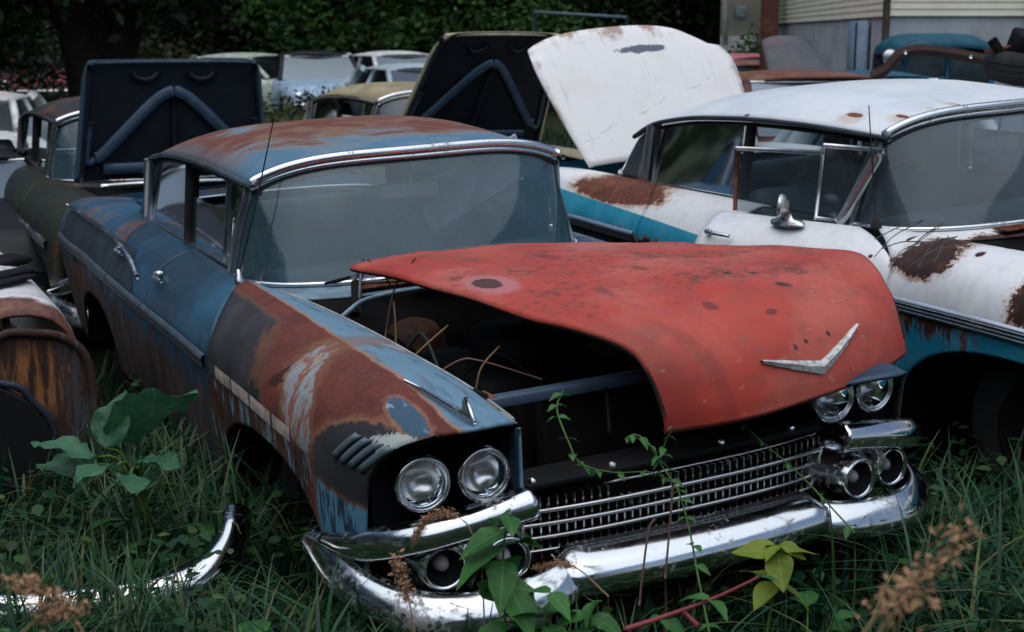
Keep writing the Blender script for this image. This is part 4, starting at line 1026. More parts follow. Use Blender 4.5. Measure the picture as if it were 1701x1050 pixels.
# ------------------------------------------------------------------ fast leaf meshes
def leaf_mat(name, cols, rough=.5, trans=.35, spec=.3):
    m = bpy.data.materials.new(name); m.use_nodes = True; nt = m.node_tree; b = nt.nodes['Principled BSDF']; out = nt.nodes['Material Output']
    g = nt.nodes.new('ShaderNodeNewGeometry'); cr = nt.nodes.new('ShaderNodeValToRGB'); cr.color_ramp.interpolation = 'LINEAR'
    e = cr.color_ramp.elements
    while len(e) < len(cols): e.new(.5)
    for i, c in enumerate(cols): e[i].position = i / (len(cols) - 1); e[i].color = (*c, 1)
    nt.links.new(g.outputs['Random Per Island'], cr.inputs[0]); nt.links.new(cr.outputs[0], b.inputs['Base Color'])
    b.inputs['Roughness'].default_value = rough; b.inputs['Specular IOR Level'].default_value = spec
    tl = nt.nodes.new('ShaderNodeBsdfTranslucent'); mx = nt.nodes.new('ShaderNodeMixShader'); mx.inputs[0].default_value = trans
    nt.links.new(cr.outputs[0], tl.inputs[0]); nt.links.new(b.outputs[0], mx.inputs[1]); nt.links.new(tl.outputs[0], mx.inputs[2]); nt.links.new(mx.outputs[0], out.inputs[0])
    return m
def np_mesh(name, V, F, mat, parent=None, smooth=False):
    """V (n,3), F (m,k) equal-sized faces"""
    V = np.asarray(V, np.float32); F = np.asarray(F, np.int32); me = bpy.data.meshes.new(name); k = F.shape[1]
    me.vertices.add(len(V)); me.vertices.foreach_set('co', V.ravel())
    me.loops.add(F.size); me.loops.foreach_set('vertex_index', F.ravel())
    me.polygons.add(len(F)); me.polygons.foreach_set('loop_start', np.arange(len(F), dtype=np.int32) * k)
    if smooth: me.polygons.foreach_set('use_smooth', np.ones(len(F), bool))
    me.update(calc_edges=True); me.materials.append(mat)
    o = bpy.data.objects.new(name, me); col.objects.link(o); o.parent = parent; return o
def rand_frames(n, rng, up=.3):
    d = rng.normal(size=(n, 3)); d[:, 2] = d[:, 2] * .7; d /= np.linalg.norm(d, axis=1)[:, None]
    nn = rng.normal(size=(n, 3)); nn[:, 2] += up * 3; s = np.cross(d, nn); s /= np.linalg.norm(s, axis=1)[:, None]
    return d, s, np.cross(s, d)
def leaf_quads(P, size, rng, aspect=.5, up=.3):
    n = len(P); d, s, nrm = rand_frames(n, rng, up); L = size * rng.uniform(.6, 1.35, n)[:, None]
    V = np.stack([P - d * L * .5, P + s * L * aspect * .5 + nrm * L * .06, P + d * L * .5, P - s * L * aspect * .5 + nrm * L * .06], 1)
    return V.reshape(-1, 3), np.arange(4 * n).reshape(n, 4)
def clumps(center, rad, n_cl, per, rng, cl_r=.5, squash=1.0, hollow=.55):
    c = rng.normal(size=(n_cl, 3)); c /= np.linalg.norm(c, axis=1)[:, None]
    r = rng.uniform(hollow, 1.0, n_cl) ** .7; C = c * r[:, None] * np.asarray(rad)
    P = C[:, None, :] + rng.normal(size=(n_cl, per, 3)) * (cl_r * rng.uniform(.5, 1.3, n_cl))[:, None, None] * np.array([1, 1, .75])
    return P.reshape(-1, 3) + np.asarray(center)
BARK = plain('bark', (.014, .011, .009), .9, scale=14, bump=.6)
LEAF_DARK = leaf_mat('leaves_dark', [(.008, .020, .008), (.015, .034, .012), (.028, .050, .016)])
LEAF_MID = leaf_mat('leaves_mid', [(.018, .060, .016), (.040, .11, .026), (.075, .15, .034)])
LEAF_YEL = leaf_mat('leaves_yellowing', [(.030, .060, .014), (.075, .105, .022), (.13, .13, .03)])
def tree(name, label, base, h, trunk_r, crown_c, crown_r, mat, n_cl=60, per=60, leaf=.22, seed=1, group=None, limbs=6, cat='tree'):
    rng = np.random.default_rng(seed); root = empty(name, base); tag(root, label, cat, group)
    b = MB(); top = np.array(crown_c) ; p = [np.zeros(3), np.array([rng.normal() * .1, rng.normal() * .1, top[2] * .35]), top * np.array([.6, .6, .75]), top + np.array([0, 0, crown_r[2] * .5])]
    tr = curve_pts(p, 14); b.tube(tr, np.linspace(trunk_r, trunk_r * .25, 14) + trunk_r * .5 * np.exp(-np.linspace(0, 6, 14)), 10)
    for k in range(limbs):
        i = rng.integers(4, 11); a = rng.uniform(0, 2 * PI); e = top + np.array([math.cos(a) * crown_r[0], math.sin(a) * crown_r[1], rng.uniform(-.4, .6) * crown_r[2]]) * rng.uniform(.5, .8)
        m = (tr[i] + e) / 2 + np.array([0, 0, .12 * h * rng.uniform(-.4, 1)]); b.tube(curve_pts([tr[i], m, e], 8), np.linspace(trunk_r * .4, trunk_r * .06, 8), 6)
    b.build('trunk', BARK, root)
    P = clumps(crown_c, crown_r, n_cl, per, rng, cl_r=min(crown_r) * .22)
    V, F = leaf_quads(P, leaf, rng); np_mesh('crown', V, F, mat, root); return root
G1 = 'trees at the edge of the woods'
# big dark tree at the left, forked trunk
bt = empty('forked_tree', (-5.75, 20.0, 0)); tag(bt, 'large dark forked tree standing behind the olive sedan', 'tree')
b = MB()
b.tube(curve_pts([(0, 0, -.1), (-.05, 0, .9), (-.25, 0, 1.9), (-.75, .1, 3.2), (-1.2, .3, 5.5)], 16), np.linspace(.42, .14, 16), 12)
b.tube(curve_pts([(.05, 0, .7), (.30, 0, 1.5), (.70, -.1, 2.5), (1.0, -.2, 4.2), (1.2, 0, 6)], 14), np.linspace(.28, .10, 14), 10)
b.tube(curve_pts([(.0, 0, 1.1), (.05, .1, 2.2), (.0, .3, 3.6), (-.1, .3, 6)], 12), np.linspace(.24, .1, 12), 8)
for q in ([(-.3, 0, 2.0), (-1.2, -.4, 2.3), (-2.2, -.6, 2.2)], [(.7, -.1, 2.5), (1.5, -.5, 2.9), (2.4, -.8, 2.8)], [(-.7, 0, 3.0), (-1.5, .3, 3.6), (-2.6, .4, 3.9)]): b.tube(curve_pts(q, 8), np.linspace(.11, .03, 8), 6)
b.build('trunk', BARK, bt)
rng = np.random.default_rng(5)
P = np.concatenate([clumps((-.2, 0, 5.4), (3.6, 2.4, 2.2), 90, 90, rng, .55), clumps((-2.1, -.3, 2.3), (1.5, 1.2, 1.1), 60, 80, rng, .4), clumps((.4, -.5, 2.9), (1.6, .8, .6), 34, 70, rng, .35), clumps((1.9, -.2, 3.3), (1.3, 1.3, .8), 22, 60, rng, .4)])
V, F = leaf_quads(P, .20, rng); np_mesh('crown', V, F, LEAF_DARK, bt)
TREES = [(-13, 30, 9, 3.6, LEAF_DARK), (-9.5, 33, 10, 3.4, LEAF_DARK), (-6.3, 35, 9, 3.2, LEAF_DARK), (-3.6, 33, 8, 2.6, LEAF_MID), (-1.2, 36, 9, 3.2, LEAF_DARK), (1.0, 35, 8, 2.8, LEAF_DARK), (3.6, 40, 10, 3.4, LEAF_DARK), (6.4, 44, 11, 4.0, LEAF_DARK), (-16.5, 26, 9, 3.4, LEAF_DARK)]
wl = ['dark leafy tree beyond the parked cars, left end of the woods edge', 'dark leafy tree between the forked tree and the pale green car', 'dark leafy tree rising behind the black roofed car', 'bright green leafy tree behind the white car', 'dark leafy tree behind the pale clothes line frame', 'dark leafy tree rising behind the raised cream hood', 'dark leafy tree behind the raised white trunk lid', 'dark leafy tree beside the house end', 'dark leafy tree furthest from the house']
for i, (x, y, h, r, m) in enumerate(TREES):
    tree('broadleaf_tree', wl[i], (x, y, float(gz(x, y))), h, .22 + .02 * i % 3 * .1, (0, 0, h * .5), (r, r * .8, h * .48), m, 130, 110, .21, 20 + i, G1)
# shrubs at the edge
SH = [(-4.9, 34.5, 2.4, 1.5, LEAF_MID, 'mid green shrub behind the white car, beside the bright tree'), (-2.2, 34.0, 2.4, 1.7, LEAF_YEL, 'yellowing shrub with ragged top behind the white car roof'), (-.2, 33, 2.6, 1.9, LEAF_MID, 'dense green shrub left of the clothes line frame'), (5.6, 30, 1.5, 1.3, LEAF_MID, 'small green shrub at the corner of the house'), (-8.4, 27.5, 1.9, 1.6, LEAF_DARK, 'dark shrub between the forked tree and the black roofed car'), (4.6, 27.5, 1.1, 1.2, LEAF_YEL, 'low yellow green shrub beside the brown post'), (-10.5, 19.5, 2.4, 1.9, LEAF_DARK, 'dark bushy shrub left of the forked tree'), (-8.3, 18.2, 1.4, 1.0, LEAF_YEL, 'dull yellow green shrub drooping behind the olive sedan')]
for i, (x, y, h, r, m, lb) in enumerate(SH):
    tree('shrub', lb, (x, y, float(gz(x, y))), h, .05, (0, 0, h * .55), (r, r * .8, h * .6), m, 46, 80, .15, 60 + i, 'shrubs along the woods', 5, 'shrub')
# far wood: one mass
rng = np.random.default_rng(9)
n = 42000; x = rng.uniform(-30, 34, n); y = rng.uniform(40, 60, n); P = np.stack([x, y, gz(x, y) + rng.uniform(0, 1, n) ** .8 * (9 + 2.5 * np.sin(x * .7) + 1.5 * np.sin(x * 1.9))], 1)
m = 9000; ring = [np.stack([rng.uniform(-17, -9.2, m), rng.uniform(-16, 15, m), rng.uniform(0, 1, m) ** .9 * 8.5], 1), np.stack([rng.uniform(-17, 16, m), rng.uniform(-19, -11, m), rng.uniform(0, 1, m) ** .9 * 7.5], 1)]
P = np.concatenate([P] + ring)
V, F = leaf_quads(P, .75, rng); o = np_mesh('far_wood', V, F, LEAF_DARK); tag(o, 'dark mass of woodland closing in the yard', 'wood', kind='stuff')

# ------------------------------------------------------------------ plainer sedans in the background
def far_sedan(label, x, y, yaw, paint, roofm, hgt=1.42, L=5.2, W=1.92, sink=.0, glass=None, group='junked cars parked at the back', name='parked_car', wagon=False, chrome_band=False):
    x0, y0 = x - 3.0 * math.cos(R(yaw)), y - 3.0 * math.sin(R(yaw)); root = empty(name, (x0, y0, float(gz(x, y)) - sink), (0, 0, R(yaw))); tag(root, label, 'car', group)
    us = np.array([0, .12, .5, 1.6, 2.0, 3.6, 4.0, L - .25, L]); top = np.array([.66, .82, .90, .95, .97, .98, .96, .90, .70]); hw = np.array([.82, .93, .97, 1, 1, 1, 1, .96, .84]) * W / 2
    S = []
    for u in np.linspace(0, L, 40):
        tz = float(herm(us, top, u)[0]); h = float(herm(us, hw, u)[0]); low = .30 + .0 * u
        for c in (.95, L - 1.25):
            d = abs(u - c)
            if d < .42: low = max(low, .28 + math.sqrt(.42 ** 2 - d * d) * .95)
        low = min(low, tz - .12)
        S.append([(u, h * .96, low), (u, h, low + (tz - low) * .4), (u, h * .985, tz - .12), (u, h * .92, tz - .03), (u, h * .7, tz), (u, 0, tz + .02), (u, -h * .7, tz), (u, -h * .92, tz - .03), (u, -h * .985, tz - .12), (u, -h, low + (tz - low) * .4), (u, -h * .96, low)])
    MB().grid(np.array(S)).build('body', paint, root)
    f = MB().add([S[0][i] for i in range(11)], [tuple(range(11))]); f.add([S[-1][i] for i in range(11)], [tuple(range(11))[::-1]]); f.build('end_panels', paint, root, smooth=False)['kind'] = 'stuff'
    # cabin
    b0, b1, r0, r1 = 1.75, (L - .15 if wagon else 4.15), 2.35, (L - .35 if wagon else 3.75); zb, zt = .96, hgt - .05
    rw, bw = W / 2 * .72, W / 2 * .86
    P = np.array([[(r0 + (r1 - r0) * s + (-.06 if s < .5 else .06) * (1 - abs(t)) * abs(2 * s - 1), rw * t, zt + .10 * (1 - abs(t) ** 3) * (.55 + .45 * math.sin(PI * s))) for t in np.linspace(-1, 1, 15)] for s in np.linspace(0, 1, 12)])
    MB().grid(P).build('roof', roofm, root, solid=.03)
    g = glass or GLASS_FAR
    def quad(a, b_, c, d, name, m, n=4): MB().grid(np.array([[np.array(a) * (1 - s) * (1 - t) + np.array(b_) * s * (1 - t) + np.array(c) * s * t + np.array(d) * (1 - s) * t for t in np.linspace(0, 1, n)] for s in np.linspace(0, 1, n)])).build(name, m, root)
    quad((b0, -bw, zb), (b0, bw, zb), (r0, rw, zt), (r0, -rw, zt), 'windshield', g); quad((b1, -bw, zb), (b1, bw, zb), (r1, rw, zt), (r1, -rw, zt), 'rear_window', g)
    for sg in (1, -1):
        m_ = (b0 + b1) / 2 + .1
        quad((b0 + .12, sg * bw, zb), (m_ - .04, sg * bw, zb), (m_ - .04, sg * rw, zt), (r0 + .06, sg * rw, zt), 'side_window', g); quad((m_ + .04, sg * bw, zb), (b1 - .35, sg * bw, zb), (r1 - .12, sg * rw, zt), (m_ + .04, sg * rw, zt), 'side_window', g)
        for (a, c) in (((b0, bw, zb), (r0, rw, zt)), ((m_, bw, zb), (m_, rw, zt)), ((b1 - .16, bw, zb), (r1 - .03, rw, zt)), ((b1, bw, zb), (r1 + .04, rw, zt))):
            MB().tube([np.array(a) * (1, sg, 1), np.array(c) * (1, sg, 1)], .045 if a[0] < b1 - .2 else .09, 6).build('pillar', roofm, root)
    for u, a, c in ((-.03, b0, r0), (L + .03, b1, r1)): MB().tube([(u, v, .52) for v in np.linspace(-W * .48, W * .48, 8)], .07, 8).build('bumper', CHROME, root)
    for a, c in ((b0, r0), (b1, r1)):
        MB().tube([(a, -bw, zb), (c, -rw, zt), (c, rw, zt), (a, bw, zb)], .016, 6).build('window_moulding', CHROME, root)
    for sg in (1, -1): MB().lathe([(.08, 0), (.075, .03), (.0001, .04)], (-.01, sg * W * .36, .70), (-1, 0, 0), 14).build('headlight', CHROME, root)
    return root
P_SKY = plain('paint_sky_blue', (.30, .42, .55), .35); P_VINYL = plain('black_vinyl', (.020, .022, .026), .6); P_WHT = plain('paint_white', (.66, .67, .66), .4); P_PGR = plain('paint_pale_green', (.45, .52, .45), .45)
P_PBL = plain('paint_pale_blue', (.42, .52, .56), .4); P_PINK = plain('paint_pink', (.42, .13, .16), .5); P_TEAL = plain('paint_teal', (.012, .085, .13), .5); P_CHAR = plain('paint_charcoal', (.008, .009, .011), .5)
P_BRN = aged('paint_rust_brown', (.13, .055, .045), rust=.7, alt=(.22, .13, .10), altamt=.45, rough=.6); P_GREY = aged('paint_grey_white', (.45, .50, .54), rust=.3, rough=.5)
far_sedan('pale green car partly hidden behind the dark raised hood', -5.6, 30.5, 150, P_PGR, P_PGR, 1.42)
far_sedan('sky blue car with a black roof and bright window surround', -4.15, 30.0, 106, P_SKY, P_VINYL, 1.46)
far_sedan('white car with dark side windows beside the black roofed car', -2.45, 30.0, 116, P_WHT, P_WHT, 1.42)
far_sedan('pale blue roofed car in front of the white one', -1.55, 23.5, 112, P_PBL, P_PBL, 1.28)
far_sedan('pink car with white window surround near the brown post', 4.1, 25.5, 112, P_PINK, P_PINK, 1.47)
far_sedan('car with a long rust brown roof behind the white sedan', 2.95, 15.0, 104, P_BRN, P_BRN, 1.50, sink=.09, W=2.3, L=5.4)
far_sedan('turquoise and white car in front of the house foundation', 4.55, 18.5, 100, P_PBL, P_TEAL, 1.38, sink=.10)
far_sedan('grey white car whose roof carries the old tyre', 3.25, 9.75, 116, P_GREY, P_GREY, 1.42, W=2.1)
far_sedan('white car with round headlights at the far end beside the forked tree', -6.35, 16.5, 100, P_WHT, P_WHT, 1.30)
far_sedan('charcoal car with a thin bright side strip beside the olive sedan', -4.75, 11.6, 117, P_CHAR, P_CHAR, 1.25, sink=.1)
far_sedan('pink car showing past the trunk of the forked tree', -10.4, 33.0, 100, P_PINK, P_PINK, 1.50)

far_sedan('rust grey car under the tilted hood panel before the foundation', 3.35, 20.6, 100, P_BRN, P_BRN, 1.38)

# ------------------------------------------------------------------ teal pickup by the house
tp = empty('old_pickup', (6.55, 19.6, 0), (0, 0, R(98))); tag(tp, 'rounded teal old pickup cab in front of the house wall', 'pickup')
def rr(w_, h_, z0, n=24, p=3.2): return [(w_ * math.copysign(abs(math.cos(a)) ** (2 / p), math.cos(a)), z0 + h_ * abs(math.sin(a)) ** (2 / p)) for a in np.linspace(0, PI, n)]
S = []
for u, wk, hk in ((1.42, .60, .10), (1.5, .70, .22), (1.8, .74, .29), (2.2, .74, .29), (2.45, .70, .22), (2.55, .60, .10)):
    S.append([(u, a, b_) for a, b_ in rr(wk, hk, 1.52)])
MB().grid(np.array(S)).build('cab_roof', P_TEAL, tp, solid=.03)
for u in (1.46, 2.52):
    for sg in (1, -1): MB().tube([(u, sg * .70, .95), (u, sg * .66, 1.56)], .05, 8).build('pillar', P_TEAL, tp)
    MB().tube([(u, 0, .95), (u, 0, 1.60)], .03, 8).build('centre_post', P_TEAL, tp)
    for sg in (1, -1): MB().box((u, sg * .34, 1.28), (.02, .60, .52)).build('windshield' if u < 2 else 'rear_window', GLASS_FAR, tp, bevel=.01)
for sg in (1, -1): MB().box((2.0, sg * .69, 1.28), (.95, .02, .5)).build('side_window', GLASS_FAR, tp)
MB().box((2.0, 0, .70), (1.3, 1.66, .60)).build('cab_body', P_TEAL, tp, bevel=.12); MB().box((.8, 0, .72), (1.3, 1.1, .6)).build('nose', P_TEAL, tp, bevel=.18); MB().box((3.7, 0, .72), (2.0, 1.5, .5)).build('bed', P_TEAL, tp, bevel=.04)
for u in (.7, 3.8):
    for sg in (1, -1): MB().lathe([(.2, -.09), (.34, -.09), (.36, 0), (.34, .09), (.2, .09), (.0001, .07)], (u, sg * .74, .36), (0, sg, 0), 20).build('wheel', RUBBER, tp)
MB().lathe([(.0001, -.03), (.10, -.02), (.12, .0), (.0001, .01)], (1.3, .95, 1.5), (1, 0, 0), 18).build('mirror', CHROME, tp)

# ------------------------------------------------------------------ loose panels, bent frame, tyre
SHEET = aged('grey_rust_sheet', (.10, .105, .12), rust=.42, alt=(.15, .10, .09), altamt=.35, rough=.55, grain=4)
hp = empty('loose_hood', at_px(1338, 116, 18.5)); tag(hp, 'grey rust streaked hood panel tilted up before the house foundation', 'car hood')
P = np.array([[(-.54 + 1.04 * s + .10 * (1 - t), -.35 + .6 * t, -.42 + t * (.82 * (1 - (abs(2 * s - .55) / 1.48) ** 2.6) + .03)) for t in np.linspace(0, 1, 10)] for s in np.linspace(0, 1, 20)])
MB().grid(P).build('sheet', SHEET, hp, solid=.02)
tag(hp, None, None)
fr = empty('bent_frame', at_px(1570, 140, 10.3)); tag(fr, 'rusted curved steel channel arching over the grey white car', 'metal frame')
pp = [at_px(a, b_, 10.3) - at_px(1570, 140, 10.3) for a, b_ in ((1448, 128), (1470, 116), (1486, 98), (1502, 87), (1530, 83), (1570, 87), (1610, 94), (1660, 106), (1700, 122), (1730, 140))]
MB().tube(curve_pts(pp, 40), .030, 4, flat=(1.0, 1.3)).build('channel', aged('frame_rust_dark', (.045, .024, .020), rust=.35, rough=.8), fr, smooth=False)
for i in (3, 6): MB().tube([pp[i] + (0, -.03, 0), pp[i] + (0, .03, 0)], .016, 6).build('bolt', CHROME_OLD, fr)
P = np.array([[curve_pts(pp, 24)[k] * np.array([1, 1, q]) + np.array([0, .1, -.05]) for q in (1, .45)] for k in range(0, 6)])
ty = empty('discarded_car_tyre', at_px(1722, 146, 9.5)); tag(ty, 'worn black tyre lying on the roof of the grey white car', 'tyre')
MB().lathe([(.19, -.09), (.25, -.105), (.31, -.09), (.34, -.05), (.345, 0), (.34, .05), (.31, .09), (.25, .105), (.19, .09), (.185, 0), (.19, -.09)], (0, 0, .13), (.05, -.1, 1), 36).build('carcass', RUBBER, ty)
for k in range(3): MB().lathe([(.343, -.006), (.350, 0), (.343, .006)], (0, 0, .13 + (k - 1) * .035), (.05, -.1, 1), 36).build('tread_rib', RUBBER, ty)
jk = empty('scrap_bracket', at_px(1676, 92, 9.45)); tag(jk, 'dark greasy scrap bracket lying on the tyre', 'scrap metal')
MB().tube(curve_pts([(-.12, 0, .10), (-.05, 0, .0), (.0, .02, -.10), (.10, 0, -.12)], 12), .035, 6).build('arm', DARK, jk); MB().box((.12, 0, .06), (.22, .2, .18), Euler((.3, .2, .1)).to_matrix()).build('casting', BLACK, jk, bevel=.03)
MB().tube([(-.16, 0, .02), (-.02, 0, .05), (.2, .1, .08)], .014, 6).build('rod', RUSTM, jk)

# ------------------------------------------------------------------ house
hs_ = empty('house', (5.7, 22.0, 0)); tag(hs_, 'cream clapboard house on a grey concrete foundation', 'house')
SIDING = plain('cream_siding', (.74, .70, .56), .6, scale=3, var=.06); CONC = plain('concrete', (.38, .40, .42), .9, scale=1.6, var=.16); DOORB = plain('door_blue', (.20, .28, .36), .6); PIPE = plain('pipe_brown', (.035, .02, .018), .6)
FZ = 2.10; HT = 6.2
cR = np.array([0., 0.]); eR = np.array([2.15, 0.0]); eL = np.array([.95, 15.5])     # right face end, left face end (offsets from the corner)
def wall_boards(a, b_, name, z0, z1, pitch=.105):
    d = (b_ - a); n = np.array([d[1], -d[0]]) / np.linalg.norm(d)
    if name == 'L': n = -n
    m = MB(); z = z0
    while z < z1:
        p = [(*(a + n * .022), z), (*(b_ + n * .022), z), (*(b_ + n * .006), z + pitch), (*(a + n * .006), z + pitch)]
        q = [(*(a + n * .004), z), (*(b_ + n * .004), z)]
        m.add(p, [(0, 1, 2, 3)]); m.add([q[0], q[1], p[1], p[0]], [(0, 1, 2, 3)]); z += pitch
    o = m.build('clapboards', SIDING, hs_, smooth=False); o['kind'] = 'stuff'
wall_boards(cR, eR, 'R', FZ, HT); wall_boards(cR, eL, 'L', FZ, HT)
MB().prism([tuple(cR), tuple(eR), tuple(eR + eL), tuple(eL)], FZ - .01, HT, axis=2).build('frame_wall', SIDING, hs_, smooth=False)
f0, f1, f2, f3 = [tuple(p) for p in (cR + (.03, .03), eR + (-.03, .03), eR + eL + (-.03, 0), eL + (.03, 0))]
MB().prism([f0, f1, f2, f3], -.3, FZ - .012, axis=2).build('foundation', CONC, hs_, smooth=False)
MB().prism([(-.45, -.5), (2.7, -.5), (3.6, 16), (.5, 16)], HT, HT + .15, axis=2).build('eaves', SIDING, hs_, smooth=False)
MB().prism([(-.45, HT + .15), (2.7, HT + .15), (1.1, HT + 1.6)], -.5, 16, axis=1).build('roof', plain('roof_shingle', (.06, .06, .065), .9), hs_, smooth=False)
MB().tube([(-.05, -.06, 0), (-.05, -.06, HT)], .055, 10).build('downpipe', PIPE, hs_); MB().tube([(2.13, -.07, 1.2), (2.13, -.07, HT)], .05, 10).build('downpipe', PIPE, hs_)
def on_left(px, z):   # where the sight line at px meets the long side wall
    a = (px - 850.5) / 2362; o0 = np.array([5.7, 22.0]); d = eL; k = (a * 22.0 - 5.7) / (d[0] - a * d[1]); k = max(0, min(1, k)); return d * k
pa, pb = on_left(1403, 0), on_left(1433, 0)
MB().add([(pa[0] - .035, pa[1], .2), (pb[0] - .035, pb[1], .2), (pb[0] - .035, pb[1], 2.05), (pa[0] - .035, pa[1], 2.05)], [(0, 1, 2, 3)]).build('basement_door', DOORB, hs_, solid=.04, offset=0)
pm = (pa + pb) / 2; MB().box((pm[0] - .07, pm[1], 1.1), (.02, .04, 1.85)).build('door_joint', DARK, hs_)
# far wing with door and meter
fw = at_px(1238, 60, 33.5)
MB().box((fw[0] - 5.7 - .0, 11.7, 3.9), (1.1, .1, 4.2)).build('far_wing', SIDING, hs_); MB().box((fw[0] - 5.7, 11.6, .9), (1.1, .12, 1.8)).build('far_foundation', CONC, hs_)
ma = at_px(1232, 19, 33.3); MB().box((ma[0] - 5.7, 11.5, ma[2]), (.26, .16, .26)).build('meter_box', plain('meter_grey', (.22, .27, .30), .5), hs_, bevel=.02)
mb_ = at_px(1209, 10, 33.0); MB().box((mb_[0] - 5.7, 11.3, 3.2), (.12, .12, 3.2)).build('porch_post', P_WHT, hs_)
bp = at_px(1277, 70, 19.5); ps = empty('brown_post', (bp[0], bp[1], 0)); tag(ps, 'thick rust brown post standing before the cream house', 'post')
MB().prism([(-.105, -.1), (.105, -.1), (.105, .1), (-.105, .1)], -.2, 5.2, axis=2).build('shaft', aged('post_rust', (.10, .035, .025), rust=.5, rough=.7), ps, smooth=False, bevel=.015)
MB().box((0, 0, .02), (.4, .4, .08)).build('base_plate', RUSTM, ps)
# clothes line frame
cf = empty('pipe_frame', at_px(960, 60, 28.0) * (1, 1, 0)); tag(cf, 'thin pale blue pipe frame standing before the woods', 'pipe frame')
o0 = at_px(960, 60, 28.0) * (1, 1, 0); PBL = plain('pipe_paint', (.10, .16, .20), .5)
a, b_, c_, d_ = at_px(887, 20, 28) - o0, at_px(1041, 29, 28) - o0, at_px(887, 100, 28) - o0, at_px(1041, 100, 28) - o0
c_[2] = -.0; d_[2] = -.0
for p, q, nm in ((a, c_, 'upright'), (b_, d_, 'upright'), (a, b_, 'top_rail')): MB().tube([p, q], .028, 8).build(nm, PBL, cf)

# ------------------------------------------------------------------ wrecked white car at the left edge
Ec = empty('wrecked_car', (-1.60, 5.15, 0.0), (0, 0, R(116))); tag(Ec, 'wrecked white and rust car front with stripped fender beside tall grass', 'car')
def e_extra(t, c, rm):
    x, y, z = t.xyz
    n = t.noise(5, 5, .65); c = t.mix((.74, .73, .74), (.5, .45, .43), n.ss(.5, .7))
    c = t.mix(c, rustcol(t), (x * -1.0 + .20 + (n - .5) * .3).ss(0, .06)); return c, (x * -1 + .20 + (n - .5) * .3).ss(0, .06)
E_PAINT = aged('wreck_white_paint', WHITE, rust=0, rough=.3, extra=e_extra, dirt=.2, coat=.4)
def e_rust(t, c, rm):
    x, y, z = t.xyz
    st = t.noise(7, 6, .7, P=t.scaled((3, 3, .5))); c = t.mix((.045, .025, .018), (.30, .12, .045), st.ss(.46, .6) * t.ell(.17, .56, .14, .13, (1, 2), rag=.3, soft=.4))
    c = t.mix(c, (.07, .075, .085), st.ss(.5, .42) * y.ss(.12, .04) * .8); return c, st.ss(.4, .6)
E_RUST = aged('wreck_rust_panel', RUST, rust=0, rough=.5, extra=e_rust)
sec = [(0.02, .34), (-.02, .52), (.0, .66), (.06, .76), (.15, .80), (.26, .80), (.34, .76), (.40, .68)]
P = np.array([[(u, a + .05 * max(0, u - .3), b_ + .06 * min(1, u / 1.0) + (.03 if u > .1 else -.01)) for a, b_ in curve_pts(sec, 18)] for u in np.linspace(.06, 2.2, 26)])
MB().grid(P).build('fender', E_PAINT, Ec, solid=.012)
for k, (u, w_) in enumerate(((.52, .05), (.36, .035), (.85, .09))):
    MB().tube(curve_pts([(u + .18, .10, .86), (u, .20, .875), (u - .02, .36, .845)], 12), w_, 8, flat=(1, .3)).build('fender_slot', BLACK, Ec)
q = [(-.02, .20), (-.035, .45), (-.02, .62), (.04, .70), (.14, .735), (.30, .72), (.34, .45), (.34, .20)]
out = curve_pts(q, 40); pl = [(a, b_) for a, b_ in out]
MB().prism(pl, .0, .02, axis=0).build('fender_apron', E_RUST, Ec, smooth=False)
MB().tube([(-.01, a, b_) for a, b_ in out[:34]], .016, 8).build('apron_rim', E_RUST, Ec)
MB().prism([(.16, .0), (.15, .42), (.22, .56), (.34, .64), (.9, .66), (1.2, .4), (1.2, .0)], -.34, -.30, axis=0).build('radiator_panel', plain('wreck_black', (.008, .008, .009), .55), Ec, smooth=False, bevel=.01)
MB().tube(curve_pts([(-.33, .16, .05), (-.33, .15, .42), (-.33, .22, .56), (-.33, .34, .64), (-.33, .9, .66)], 20), .014, 8).build('panel_rim', plain('rim_navy', (.02, .024, .035), .4), Ec)
MB().box((.9, .75, .45), (1.7, .7, .6)).build('hull', BLACK, Ec, bevel=.1)
MB().box((.02, .56, .52), (.16, .36, .03)).build('battery_tray', RUSTM, Ec, bevel=.005)
MB().box((-.36, .52, .33), (.012, .22, .08), Euler((R(-28), 0, 0)).to_matrix()).build('number_plate_bracket', HRIB, Ec, bevel=.004)
MB().tube([(.3, .24, .83), (.2, .23, .74), (.16, .24, .62)], .014, 6).build('hanging_strip', plain('tan_strip', (.28, .20, .13), .7), Ec)
# chrome bumper lying in the grass
bm = empty('loose_bumper', (-1.10, 4.02, .02)); tag(bm, 'bright chrome bumper lying in the long grass', 'bumper')
path = curve_pts([(.20, .36, .27), (.215, .26, .235), (.205, .15, .19), (.15, .05, .15), (.02, -.03, .13), (-.2, -.09, .12), (-.45, -.13, .12), (-.75, -.16, .12)], 50)
def prof(f):
    h = .070 * (.55 + .45 * min(1, f / .15)); return [(.0, -h), (-.03, -h * .8), (-.05, -h * .3), (-.055, h * .1), (-.045, h * .5), (-.02, h * .9), (.02, h)]
MB().sweep(path, prof).build('bumper_bar', CHROME, bm, solid=.006, offset=0)
MB().tube([(-.3, -.05, .12), (-.28, .15, .06)], .02, 6).build('bumper_bracket', RUSTM, bm)
